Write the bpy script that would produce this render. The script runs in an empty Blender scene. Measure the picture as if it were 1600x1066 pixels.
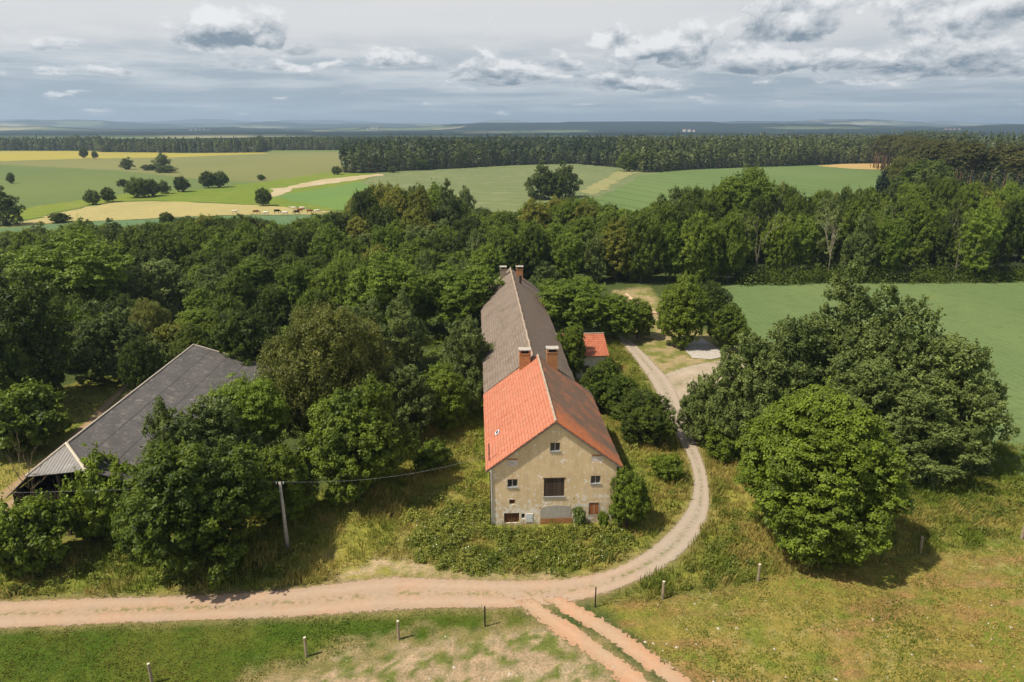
import bpy, math, random
import numpy as np
from mathutils import Vector
random.seed(7)
RS = np.random.RandomState
S = bpy.context.scene
COL = S.collection
PI = math.pi

# ------------------------------------------------------------------ camera numbers
F = 1600 * 24 / 36.0
YH = 197.0
HC = 36.2
PT = math.atan((533 - YH) / F)
CP, SP = math.cos(PT), math.sin(PT)
K = F / CP

def gp(px, py, h=0.0):
    """photo pixel -> world X, Y on the plane z = h"""
    H = HC - h
    z = H * K / (py - YH)
    return ((px - 800) / F * z, (z - H * SP) / CP)

# ------------------------------------------------------------------ helpers: objects
def link(o, parent=None):
    COL.objects.link(o)
    if parent is not None:
        o.parent = parent
    return o

def tag(o, label=None, cat=None, group=None, kind=None):
    if label: o['label'] = label
    if cat: o['category'] = cat
    if group: o['group'] = group
    if kind: o['kind'] = kind
    return o

def empty(name, loc, rz=0.0, label=None, cat=None, group=None):
    o = bpy.data.objects.new(name, None)
    o.location = loc
    o.rotation_euler = (0, 0, rz)
    o.empty_display_size = 0.5
    link(o)
    return tag(o, label, cat, group)

def np_mesh(name, V, Fc, mat=None, att=None, uv=None, smooth=False, col=None):
    V = np.asarray(V, dtype=np.float32); Fc = np.asarray(Fc, dtype=np.int32)
    n, k = Fc.shape
    me = bpy.data.meshes.new(name)
    me.vertices.add(len(V)); me.vertices.foreach_set('co', V.ravel())
    me.loops.add(n * k); me.loops.foreach_set('vertex_index', Fc.ravel())
    me.polygons.add(n); me.polygons.foreach_set('loop_start', np.arange(0, n * k, k, dtype=np.int32))
    me.update(calc_edges=True)
    if att is not None:
        a = me.attributes.new('t', 'FLOAT', 'FACE')
        a.data.foreach_set('value', np.asarray(att, dtype=np.float32))
    if col is not None:
        a = me.attributes.new('c', 'FLOAT_COLOR', 'POINT')
        c = np.ones((len(V), 4), dtype=np.float32); c[:, :col.shape[1]] = col
        a.data.foreach_set('color', c.ravel())
    if uv is not None:
        l = me.uv_layers.new(name='UVMap')
        l.data.foreach_set('uv', np.asarray(uv, dtype=np.float32)[Fc.ravel()].ravel())
    me.polygons.foreach_set('use_smooth', np.full(n, smooth, dtype=bool))
    if mat: me.materials.append(mat)
    me.validate()
    return me

class MB:
    """collects boxes, tubes and polygons of ONE part"""
    def __init__(s): s.v = []; s.f = []
    def add(s, vs, fs):
        b = len(s.v); s.v += [tuple(v) for v in vs]; s.f += [tuple(b + i for i in f) for f in fs]
        return s
    def box(s, x0, x1, y0, y1, z0, z1):
        return s.add([(x0,y0,z0),(x1,y0,z0),(x1,y1,z0),(x0,y1,z0),(x0,y0,z1),(x1,y0,z1),(x1,y1,z1),(x0,y1,z1)],
                     [(0,3,2,1),(4,5,6,7),(0,1,5,4),(1,2,6,5),(2,3,7,6),(3,0,4,7)])
    def prism(s, poly, y0, y1):
        """poly: (x,z) anticlockwise seen from -Y; extruded along Y"""
        n = len(poly)
        vs = [(x, y0, z) for x, z in poly] + [(x, y1, z) for x, z in poly]
        fs = [tuple(range(n)), tuple(reversed(range(n, 2 * n)))]
        for i in range(n):
            j = (i + 1) % n
            fs.append((i, i + n, j + n, j))
        return s.add(vs, fs)
    def tube(s, pts, rad, n=7, cap=True):
        P = [Vector(p) for p in pts]; b = []
        for i, p in enumerate(P):
            d = (P[min(i + 1, len(P) - 1)] - P[max(i - 1, 0)]).normalized()
            a = Vector((1, 0, 0)) if abs(d.x) < 0.8 else Vector((0, 1, 0))
            u = d.cross(a).normalized(); w = d.cross(u).normalized()
            r = rad[i] if hasattr(rad, '__len__') else rad
            b += [p + (u * math.cos(2 * PI * k / n) + w * math.sin(2 * PI * k / n)) * r for k in range(n)]
        fs = []
        for i in range(len(P) - 1):
            for k in range(n):
                fs.append((i * n + k, i * n + (k + 1) % n, (i + 1) * n + (k + 1) % n, (i + 1) * n + k))
        if cap:
            fs.append(tuple(reversed(range(n)))); fs.append(tuple(range((len(P) - 1) * n, len(P) * n)))
        return s.add(b, fs)
    def mesh(s, name, mat, smooth=False):
        me = bpy.data.meshes.new(name); me.from_pydata(s.v, [], s.f); me.update()
        if mat: me.materials.append(mat)
        if smooth: me.polygons.foreach_set('use_smooth', [True] * len(me.polygons))
        return me
    def build(s, name, mat, parent=None, smooth=False):
        return link(bpy.data.objects.new(name, s.mesh(name, mat, smooth)), parent)

def bevel(o, w=0.02, seg=2):
    m = o.modifiers.new('b', 'BEVEL'); m.width = w; m.segments = seg; m.limit_method = 'ANGLE'
    return o

# ------------------------------------------------------------------ helpers: numpy noise and polygons
def vnoise(x, y, seed=0):
    xi = np.floor(x).astype(np.int64); yi = np.floor(y).astype(np.int64)
    fx = x - xi; fy = y - yi
    fx = fx * fx * (3 - 2 * fx); fy = fy * fy * (3 - 2 * fy)
    def h(a, b):
        n = (a * 374761393 + b * 668265263 + seed * 1442695041) & 0x7fffffff
        n = ((n ^ (n >> 13)) * 1274126177) & 0x7fffffff
        n = (n ^ (n >> 16)) & 0xffff
        return n / 65535.0
    return (h(xi, yi) * (1 - fx) + h(xi + 1, yi) * fx) * (1 - fy) + (h(xi, yi + 1) * (1 - fx) + h(xi + 1, yi + 1) * fx) * fy

def fbm(x, y, seed=0, oct=4):
    s = 0; a = 0.5; t = 0
    for i in range(oct):
        s = s + a * vnoise(x * 2 ** i + 17.3 * i, y * 2 ** i + 5.1 * i, seed + i); t += a; a *= 0.5
    return s / t

def inside(poly, x, y):
    r = np.zeros(x.shape, dtype=bool); n = len(poly); j = n - 1
    for i in range(n):
        xi, yi = poly[i]; xj, yj = poly[j]
        c = ((yi > y) != (yj > y)) & (x < (xj - xi) * (y - yi) / (yj - yi + 1e-12) + xi)
        r ^= c; j = i
    return r

def pdist(poly, x, y, closed=True):
    d = np.full(x.shape, 1e9); n = len(poly)
    for i in range(n if closed else n - 1):
        ax, ay = poly[i]; bx, by = poly[(i + 1) % n]
        vx, vy = bx - ax, by - ay
        t = np.clip(((x - ax) * vx + (y - ay) * vy) / (vx * vx + vy * vy + 1e-9), 0, 1)
        d = np.minimum(d, np.hypot(x - ax - t * vx, y - ay - t * vy))
    return d

def soft(poly, x, y, w=1.0, wob=0.0, seed=0):
    """1 inside, 0 outside, soft over w metres, edge wobbled by noise"""
    sd = pdist(poly, x, y) * np.where(inside(poly, x, y), 1, -1)
    if wob: sd = sd + (fbm(x * 0.6, y * 0.6, seed, 4) - 0.5) * 2 * wob
    return np.clip(sd / w + 0.5, 0, 1)

def GP(pts): return [gp(*p) for p in pts]

# ------------------------------------------------------------------ helpers: materials
class NT:
    def __init__(s, tree): s.t = tree
    def n(s, typ, inp=None, **pr):
        nd = s.t.nodes.new(typ)
        for k, v in pr.items(): setattr(nd, k, v)
        for k, v in (inp or {}).items():
            if isinstance(v, bpy.types.NodeSocket): s.t.links.new(v, nd.inputs[k])
            else: nd.inputs[k].default_value = v
        return nd
    def math(s, op, a, b=0.0, c=None, clamp=False):
        i = {0: a, 1: b}
        if c is not None: i[2] = c
        return s.n('ShaderNodeMath', i, operation=op, use_clamp=clamp).outputs[0]
    def noise(s, vec, scale, detail=4, rough=0.55, dist=0.0, out='Fac'):
        return s.n('ShaderNodeTexNoise', {'Vector': vec, 'Scale': scale, 'Detail': detail, 'Roughness': rough, 'Distortion': dist}).outputs[out]
    def ramp(s, fac, pts, interp='LINEAR'):
        nd = s.n('ShaderNodeValToRGB', {'Fac': fac}); e = nd.color_ramp.elements
        nd.color_ramp.interpolation = interp
        while len(e) < len(pts): e.new(0.5)
        for q, (p, c) in zip(e, pts):
            q.position = p; q.color = (c, c, c, 1) if not hasattr(c, '__len__') else (*c, 1)
        return nd.outputs[0]
    def mix(s, fac, a, b, mode='MIX'):
        nd = s.n('ShaderNodeMix', data_type='RGBA', blend_type=mode)
        for i, v in ((0, fac), (6, a), (7, b)):
            if isinstance(v, bpy.types.NodeSocket): s.t.links.new(v, nd.inputs[i])
            else: nd.inputs[i].default_value = v if i == 0 else ((*v, 1) if len(v) == 3 else v)
        return nd.outputs[2]
    def map(s, vec, scale=(1, 1, 1), loc=(0, 0, 0)):
        return s.n('ShaderNodeMapping', {'Vector': vec, 'Scale': scale, 'Location': loc}).outputs[0]
    def lin(s, v, a0, a1, b0=0.0, b1=1.0):
        return s.n('ShaderNodeMapRange', {0: v, 1: a0, 2: a1, 3: b0, 4: b1}).outputs[0]

def material(name):
    m = bpy.data.materials.new(name); m.use_nodes = True
    m.node_tree.nodes.clear(); t = NT(m.node_tree)
    return m, t

def finish(t, col, rough=0.85, bump=None, bstr=0.3, bdist=0.05, spec=0.2, alpha=None, sheen=0.0):
    i = {'Base Color': col if isinstance(col, bpy.types.NodeSocket) else (*col, 1), 'Roughness': rough, 'Specular IOR Level': spec}
    if bump is not None:
        i['Normal'] = t.n('ShaderNodeBump', {'Strength': bstr, 'Distance': bdist, 'Height': bump}).outputs[0]
    if alpha is not None: i['Alpha'] = alpha
    p = t.n('ShaderNodeBsdfPrincipled', i)
    t.n('ShaderNodeOutputMaterial', {'Surface': p.outputs[0]})

def objco(t): return t.n('ShaderNodeTexCoord').outputs['Object']
def wpos(t): return t.n('ShaderNodeNewGeometry').outputs['Position']
def uvco(t): return t.n('ShaderNodeUVMap').outputs[0]
def sxyz(t, v):
    o = t.n('ShaderNodeSeparateXYZ', {0: v}).outputs; return o[0], o[1], o[2]

def plain(name, c, var=0.15, scale=3.0, rough=0.8, spec=0.2):
    m, t = material(name); v = objco(t)
    n = t.noise(v, scale, 5, 0.6)
    a = tuple(x * (1 - var) for x in c); b = tuple(min(1, x * (1 + var)) for x in c)
    finish(t, t.mix(t.ramp(n, [(0.3, 0), (0.7, 1)]), a, b), rough, n, 0.2, 0.01, spec)
    return m

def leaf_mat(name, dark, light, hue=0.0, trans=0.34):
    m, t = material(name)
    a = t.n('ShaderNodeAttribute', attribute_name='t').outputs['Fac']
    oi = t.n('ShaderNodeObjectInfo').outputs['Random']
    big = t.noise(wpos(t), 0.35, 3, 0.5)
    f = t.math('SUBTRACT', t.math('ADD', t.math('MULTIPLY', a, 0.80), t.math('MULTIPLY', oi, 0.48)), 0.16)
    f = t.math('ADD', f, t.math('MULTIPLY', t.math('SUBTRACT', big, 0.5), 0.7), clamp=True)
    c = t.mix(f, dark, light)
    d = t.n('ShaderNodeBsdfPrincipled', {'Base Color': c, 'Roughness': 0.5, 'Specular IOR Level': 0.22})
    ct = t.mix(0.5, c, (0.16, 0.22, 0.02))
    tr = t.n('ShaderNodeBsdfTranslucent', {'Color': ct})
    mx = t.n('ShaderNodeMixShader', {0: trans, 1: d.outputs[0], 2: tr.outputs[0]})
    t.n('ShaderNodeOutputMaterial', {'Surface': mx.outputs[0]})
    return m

M = {}
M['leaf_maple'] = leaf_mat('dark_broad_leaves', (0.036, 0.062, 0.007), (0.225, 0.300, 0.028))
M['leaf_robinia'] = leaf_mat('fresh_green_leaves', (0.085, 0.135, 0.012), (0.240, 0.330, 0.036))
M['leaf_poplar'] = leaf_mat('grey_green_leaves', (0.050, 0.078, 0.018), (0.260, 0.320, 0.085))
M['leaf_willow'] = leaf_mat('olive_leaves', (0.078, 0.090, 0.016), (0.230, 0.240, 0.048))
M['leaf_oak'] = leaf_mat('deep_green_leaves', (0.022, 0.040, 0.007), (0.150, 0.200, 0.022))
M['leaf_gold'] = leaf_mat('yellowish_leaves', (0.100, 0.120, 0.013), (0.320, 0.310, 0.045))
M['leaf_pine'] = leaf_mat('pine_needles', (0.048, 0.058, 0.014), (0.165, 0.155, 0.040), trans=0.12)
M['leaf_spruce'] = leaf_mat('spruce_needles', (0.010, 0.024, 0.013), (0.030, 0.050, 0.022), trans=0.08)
M['leaf_weed'] = leaf_mat('weed_leaves', (0.080, 0.115, 0.014), (0.340, 0.350, 0.060))
M['bark'] = plain('bark', (0.10, 0.08, 0.06), 0.35, 6)
M['bark_pine'] = plain('pine_bark', (0.19, 0.11, 0.068), 0.35, 2)
M['bark_pale'] = plain('pale_dead_bark', (0.26, 0.22, 0.17), 0.25, 4)
M['twig'] = plain('dry_twig', (0.24, 0.18, 0.11), 0.25, 4)

# ------------------------------------------------------------------ tree crowns
def unit(v): return v / (np.linalg.norm(v, axis=1, keepdims=True) + 1e-9)

def leaves_quads(P, Nn, L, W, rs):
    """one rhombus per point: P centre, Nn normal, L half length, W half width"""
    n = len(P)
    a = unit(rs.normal(size=(n, 3)))
    T = unit(np.cross(Nn, a)); B = np.cross(Nn, T)
    L = L[:, None]; W = W[:, None]
    V = np.stack([P - T * L, P - B * W + T * L * 0.1, P + T * L, P + B * W + T * L * 0.1], 1).reshape(-1, 3)
    Fc = np.arange(4 * n).reshape(n, 4)
    return V, Fc

def crown_mesh(name, mat, seed, R, H, zb=0.1, nl=20, lobe=(0.34, 0.5), rc=0.7, nc=420, per=70, ls=0.17,
               top=1.0, flat=0.7, up=0.55, taper=0.0, spread=0.62, ragged=0.0, inner=0.12, shoots=0.9):
    rs = RS(seed)
    cz = (zb + 1) / 2 * H; a = (1 - zb) * H / 2
    d = unit(rs.normal(size=(nl * 3, 3))); d = d[d[:, 2] > -0.85][:nl]
    # push lobes apart a little
    for _ in range(12):
        for i in range(len(d)):
            df = d[i] - d; q = np.linalg.norm(df, axis=1)[:, None] + 1e-3
            d[i] = d[i] + (df / q ** 3).sum(0) * 0.006
        d = unit(d)
    rl = rs.uniform(lobe[0], lobe[1], len(d)) * min(R, a)
    k = spread * rs.uniform(0.80 - ragged * .5, 1.14 + ragged, len(d))
    C = d * np.array([R, R, a]) * k[:, None]
    wz = 1 - taper * np.clip((C[:, 2] / a + 0.2), 0, 1)
    C[:, :2] *= wz[:, None]; C[:, 2] += cz
    rl = rl * (0.6 + 0.4 * wz)
    core = np.array([[0, 0, cz]]); C = np.vstack([C, core]); rl = np.append(rl, min(R, a) * 0.55)
    w = rl ** 2; w = w / w.sum()
    cl = []; cn = []
    tries = 0
    while len(cl) < nc and tries < 60:
        tries += 1
        m = nc
        li = rs.choice(len(rl), m, p=w); dd = unit(rs.normal(size=(m, 3)))
        p = C[li] + dd * rl[li][:, None] * rs.uniform(0.86, 1.08, m)[:, None]
        dist = np.linalg.norm(p[:, None, :] - C[None], axis=2) / rl[None]
        dist[np.arange(m), li] = 9
        ok = (dist.min(1) > 0.9) & ((dd[:, 2] > -0.35) | (rs.rand(m) < 0.35)) & (p[:, 2] > 0.25)
        for q, nn in zip(p[ok], dd[ok]):
            cl.append(q); cn.append(nn)
    cl = np.array(cl[:nc]); cn = np.array(cn[:nc]); nC = len(cl)
    cr = rc * rs.uniform(0.6, 1.35, nC)
    tint = np.clip(rs.normal(0.5, 0.22, nC), 0, 1)
    idx = np.repeat(np.arange(nC), per); m = len(idx)
    g = unit(rs.normal(size=(m, 3)) * 0.75 + cn[idx] * 0.75 + np.array([0, 0, 0.3]))
    rr = cr[idx] * rs.uniform(0.35, 1.0, m) ** 0.6
    P = cl[idx] + g * rr[:, None] * np.array([1.1, 1.1, flat])
    Nn = unit(g * 0.65 + np.array([0, 0, up]) + rs.normal(size=(m, 3)) * 0.42)
    T = np.clip(tint[idx] + rs.normal(0, 0.13, m), 0, 1)
    L = ls * rs.uniform(0.7, 1.3, m)
    # inner leaves that close the crown
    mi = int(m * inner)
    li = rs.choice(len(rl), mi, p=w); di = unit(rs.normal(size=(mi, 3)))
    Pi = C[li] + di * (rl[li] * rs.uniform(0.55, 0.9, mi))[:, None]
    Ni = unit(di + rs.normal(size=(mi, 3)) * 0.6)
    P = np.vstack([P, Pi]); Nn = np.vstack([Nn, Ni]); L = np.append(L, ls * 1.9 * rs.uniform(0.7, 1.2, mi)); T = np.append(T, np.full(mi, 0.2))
    # leafy shoots that break the outline
    ks = int(nC * shoots); nl_ = 13
    if ks:
        si = rs.choice(nC, ks); sdn = unit(cn[si] * 0.8 + np.array([0, 0, 0.55]) + rs.normal(size=(ks, 3)) * 0.35)
        Ls = rc * rs.uniform(0.9, 2.2, ks); f_ = np.tile(np.linspace(0.15, 1, nl_), ks); sj = np.repeat(np.arange(ks), nl_)
        Ps_ = cl[si][sj] + sdn[sj] * (Ls[sj] * f_)[:, None] + rs.normal(size=(ks * nl_, 3)) * (0.16 * rc * (1.15 - f_))[:, None] * 1.6
        Ns_ = unit(rs.normal(size=Ps_.shape) * 0.6 + np.array([0, 0, 0.7]) + sdn[sj] * 0.3)
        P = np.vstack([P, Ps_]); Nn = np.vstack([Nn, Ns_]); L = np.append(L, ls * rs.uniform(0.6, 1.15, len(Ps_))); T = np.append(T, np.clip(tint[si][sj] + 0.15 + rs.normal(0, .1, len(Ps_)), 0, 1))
    P[:, 2] = np.maximum(P[:, 2], 0.08)
    V, Fc = leaves_quads(P, Nn, L, L * 0.62, rs)
    return np_mesh(name, V, Fc, mat, T), C, rl

def trunk_mesh(name, mat, seed, H, C, rl, r0, lean=0.03):
    rs = RS(seed); b = MB()
    top = H * 0.72; lx, ly = rs.normal(0, lean, 2) * H
    pts = [(lx * (i / 6) ** 1.5, ly * (i / 6) ** 1.5, top * i / 6) for i in range(7)]
    rad = [r0 * (1.35 if i == 0 else 1) * (1 - 0.8 * i / 6) for i in range(7)]
    pts[0] = (pts[0][0], pts[0][1], -0.15)
    b.tube(pts, rad, 8)
    for j in range(min(len(rl) - 1, 11)):
        e = C[j]; s = min(0.85, max(0.22, (e[2] / top) * 0.6)); z = top * s
        q = s ** 1.5
        p0 = Vector((lx * q, ly * q, z)); p1 = Vector(e)
        mid = (p0 + p1) / 2 + Vector((0, 0, -0.04 * H))
        b.tube([p0, mid, p1], [r0 * 0.38, r0 * 0.25, r0 * 0.08], 5, False)
    return b.mesh(name, mat, True)

ARCH = {}
def arche(kind, R, H, mat, bark, r0, variants, **kw):
    out = []; ext = []
    for s in variants:
        cm, C, rl = crown_mesh('crown', mat, s, R, H, **kw)
        co = np.empty(len(cm.vertices) * 3, dtype=np.float32); cm.vertices.foreach_get('co', co); co = co.reshape(-1, 3)
        ext.append((np.percentile(np.hypot(co[:, 0], co[:, 1]), 95), np.percentile(co[:, 2], 99.5)))
        out.append((cm, trunk_mesh('trunk', bark, s, H, C, rl, r0)))
    ARCH[kind] = (float(np.mean([e_[0] for e_ in ext])), float(np.mean([e_[1] for e_ in ext])), out)

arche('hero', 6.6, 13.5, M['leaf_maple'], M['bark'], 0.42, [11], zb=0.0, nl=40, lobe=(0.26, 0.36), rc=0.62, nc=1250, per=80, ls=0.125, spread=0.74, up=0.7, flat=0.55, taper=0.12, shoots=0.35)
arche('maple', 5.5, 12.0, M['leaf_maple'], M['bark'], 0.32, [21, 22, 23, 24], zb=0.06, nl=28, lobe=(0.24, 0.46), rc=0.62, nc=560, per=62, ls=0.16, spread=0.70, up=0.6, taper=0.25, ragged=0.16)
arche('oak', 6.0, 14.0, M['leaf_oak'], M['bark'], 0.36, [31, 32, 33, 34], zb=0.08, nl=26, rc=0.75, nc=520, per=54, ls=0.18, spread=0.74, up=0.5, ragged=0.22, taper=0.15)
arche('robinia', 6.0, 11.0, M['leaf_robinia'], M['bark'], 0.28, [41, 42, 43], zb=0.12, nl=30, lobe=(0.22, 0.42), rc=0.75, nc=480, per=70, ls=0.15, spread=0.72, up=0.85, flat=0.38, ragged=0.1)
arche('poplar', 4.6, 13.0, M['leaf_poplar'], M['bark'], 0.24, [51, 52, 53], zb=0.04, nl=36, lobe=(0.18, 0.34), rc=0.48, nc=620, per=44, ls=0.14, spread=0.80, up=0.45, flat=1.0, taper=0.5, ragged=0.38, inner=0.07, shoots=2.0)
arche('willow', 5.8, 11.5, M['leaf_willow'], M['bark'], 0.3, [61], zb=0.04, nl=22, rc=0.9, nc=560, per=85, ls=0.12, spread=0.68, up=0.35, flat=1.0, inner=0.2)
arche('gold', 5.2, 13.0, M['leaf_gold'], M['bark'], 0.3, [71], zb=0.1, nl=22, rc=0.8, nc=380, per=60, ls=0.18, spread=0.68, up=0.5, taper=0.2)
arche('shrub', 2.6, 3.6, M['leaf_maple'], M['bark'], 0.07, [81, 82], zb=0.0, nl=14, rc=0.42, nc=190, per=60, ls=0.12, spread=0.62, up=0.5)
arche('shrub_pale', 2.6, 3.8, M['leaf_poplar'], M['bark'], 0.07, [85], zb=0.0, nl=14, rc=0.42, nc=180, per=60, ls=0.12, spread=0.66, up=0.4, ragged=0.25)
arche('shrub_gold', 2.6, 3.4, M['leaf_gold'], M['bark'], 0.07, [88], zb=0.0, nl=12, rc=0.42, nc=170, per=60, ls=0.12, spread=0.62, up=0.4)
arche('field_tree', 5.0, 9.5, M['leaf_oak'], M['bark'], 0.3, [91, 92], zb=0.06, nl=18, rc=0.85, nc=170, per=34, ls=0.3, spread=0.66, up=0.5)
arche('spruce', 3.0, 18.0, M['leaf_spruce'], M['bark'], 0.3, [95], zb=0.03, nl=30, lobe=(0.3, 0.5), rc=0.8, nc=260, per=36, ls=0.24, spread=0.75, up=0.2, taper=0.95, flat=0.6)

def pine_arch(seed):
    rs = RS(seed); R, H = 2.9, 27.0
    cm, C, rl = crown_mesh('crown', M['leaf_pine'], seed, R, 12, zb=0.0, nl=16, lobe=(0.4, 0.6), rc=0.75, nc=150, per=34, ls=0.24, spread=0.7, up=0.5, taper=0.45, flat=0.5, ragged=0.3)
    co = np.empty(len(cm.vertices) * 3, dtype=np.float32); cm.vertices.foreach_get('co', co)
    co = co.reshape(-1, 3); co[:, 2] += 15.5; cm.vertices.foreach_set('co', co.ravel()); cm.update()
    b = MB(); l = rs.normal(0, 0.5, 2)
    b.tube([(0, 0, -0.2), (l[0] * .3, l[1] * .3, 9), (l[0] * .7, l[1] * .7, 18), (l[0], l[1], 26)], [0.26, 0.2, 0.15, 0.04], 6)
    for j in range(6):
        a = rs.uniform(0, 6.28); z = rs.uniform(12, 19)
        b.tube([(0, 0, z), (math.cos(a) * 1.8, math.sin(a) * 1.8, z + 0.6)], [0.05, 0.02], 4, False)
    return cm, b.mesh('trunk', M['bark_pine'], True)
ARCH['pine'] = (2.9, 27.0, [pine_arch(101), pine_arch(102)])

NAMES = {'hero': 'maple_tree', 'maple': 'broadleaf_tree', 'oak': 'broadleaf_tree', 'robinia': 'acacia_tree', 'poplar': 'poplar_tree', 'willow': 'willow_tree',
         'gold': 'linden_tree', 'shrub': 'bush', 'shrub_pale': 'bush', 'shrub_gold': 'bush', 'field_tree': 'field_tree', 'spruce': 'spruce_tree', 'pine': 'pine_tree'}
TREES = []
trng = random.Random(5)
def tree(kind, X, Y, H, R, label, group=None, var=None, parts=True):
    R0, H0, vs = ARCH[kind]
    cm, tm = vs[(var if var is not None else trng.randrange(len(vs))) % len(vs)]
    nm = NAMES[kind]
    cat = 'bush' if nm == 'bush' else 'tree'
    e = empty(nm, (X, Y, 0), trng.uniform(0, 6.28), label, cat, group)
    s = R / R0
    e.scale = (s, s, H / H0)
    link(bpy.data.objects.new('crown', cm), e)
    link(bpy.data.objects.new('trunk', tm), e)
    TREES.append((X, Y, R, H))
    return e

def tree_px(kind, cx, yt, yb, w, label, group=None, var=None):
    _, Y = gp(cx, yb)
    h = Y * CP / (K / (yt - YH) - SP)
    H = max(0.8, HC - h)
    zm = Y * CP + (HC - H * 0.55) * SP
    X = (cx - 800) / F * zm
    return tree(kind, X, Y, H, w / 2 / F * zm, label, group, var)

# ------------------------------------------------------------------ ROAD outlines (edge pairs in the photo, laid on the ground)
def cat(pts, n):
    """Catmull-Rom through pts, n samples per span"""
    P = [np.array(p, dtype=float) for p in pts]; P = [2 * P[0] - P[1]] + P + [2 * P[-1] - P[-2]]
    out = []
    for i in range(1, len(P) - 2):
        for k in range(n):
            t = k / n
            out.append(0.5 * ((2 * P[i]) + (P[i + 1] - P[i - 1]) * t + (2 * P[i - 1] - 5 * P[i] + 4 * P[i + 1] - P[i + 2]) * t * t + (3 * P[i] - P[i - 1] - 3 * P[i + 1] + P[i + 2]) * t ** 3))
    out.append(P[-2]); return np.array(out)

ROAD_U = [(-420, 950), (-250, 948), (-100, 946), (0, 941), (130, 936), (300, 931), (430, 923), (520, 913), (610, 903), (700, 905), (790, 908), (880, 905), (950, 892), (1010, 862), (1052, 825), (1079, 785), (1084, 750), (1078, 720), (1062, 690), (1048, 660), (1034, 630), (1016, 595), (996, 566), (975, 540), (960, 522)]
ROAD_L = [(-420, 1000), (-250, 992), (-100, 987), (0, 982), (130, 976), (300, 970), (430, 965), (520, 960), (610, 954), (700, 950), (790, 950), (880, 943), (960, 922), (1030, 890), (1078, 852), (1102, 815), (1108, 775), (1102, 735), (1090, 700), (1076, 665), (1064, 632), (1050, 600), (1024, 570), (996, 542), (978, 524)]
TRACK_U = [(868, 925), (905, 945), (945, 967), (990, 996), (1030, 1024), (1075, 1056), (1130, 1100), (1230, 1180)]
TRACK_L = [(790, 930), (822, 958), (852, 982), (890, 1008), (930, 1036), (975, 1074), (1020, 1120), (1100, 1210)]
SIDE_U = [(1026, 592), (1052, 580), (1082, 571), (1115, 565), (1155, 560), (1200, 552)]
SIDE_L = [(1060, 634), (1076, 618), (1100, 606), (1130, 598), (1165, 590), (1210, 582)]
BARN_U = [(262, 545), (240, 562), (205, 590), (165, 628), (120, 672), (70, 715), (10, 762), (-60, 815)]
BARN_L = [(280, 550), (254, 570), (222, 600), (184, 642), (142, 688), (92, 732), (34, 782), (-30, 838)]

def strip(name, U, L, mat, z, nx=9, n=8, ext=0.5):
    u = cat(GP(U), n); l = cat(GP(L), n)
    d = l - u; w = np.linalg.norm(d, axis=1, keepdims=True); dn = d / w
    u = u - dn * ext; l = l + dn * ext
    c = (u + l) / 2; s = np.concatenate([[0], np.cumsum(np.linalg.norm(np.diff(c, axis=0), axis=1))])
    V = []; UV = []
    for i in range(len(u)):
        for j in range(nx):
            t = j / (nx - 1); p = u[i] * (1 - t) + l[i] * t
            V.append((p[0], p[1], z)); UV.append((s[i], t * (w[i, 0] + 2 * ext)))
    col = np.zeros((len(V), 3)); ww = np.repeat(w[:, 0] + 2 * ext, nx)
    tt = np.tile(np.linspace(0, 1, nx), len(u))
    col[:, 0] = np.minimum(tt, 1 - tt) * ww   # metres from the edge
    col[:, 1] = tt
    endd = np.minimum(s, s[-1] - s); col[:, 2] = np.repeat(endd, nx)
    Fc = [(i * nx + j, i * nx + j + 1, (i + 1) * nx + j + 1, (i + 1) * nx + j) for i in range(len(u) - 1) for j in range(nx - 1)]
    Fc = [tuple(reversed(f)) for f in Fc]
    me = np_mesh(name, np.array(V), np.array(Fc), mat, uv=np.array(UV), col=col)
    if me.polygons[0].normal.z < 0: me.flip_normals()
    o = link(bpy.data.objects.new(name, me)); o['kind'] = 'structure'
    return o

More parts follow.
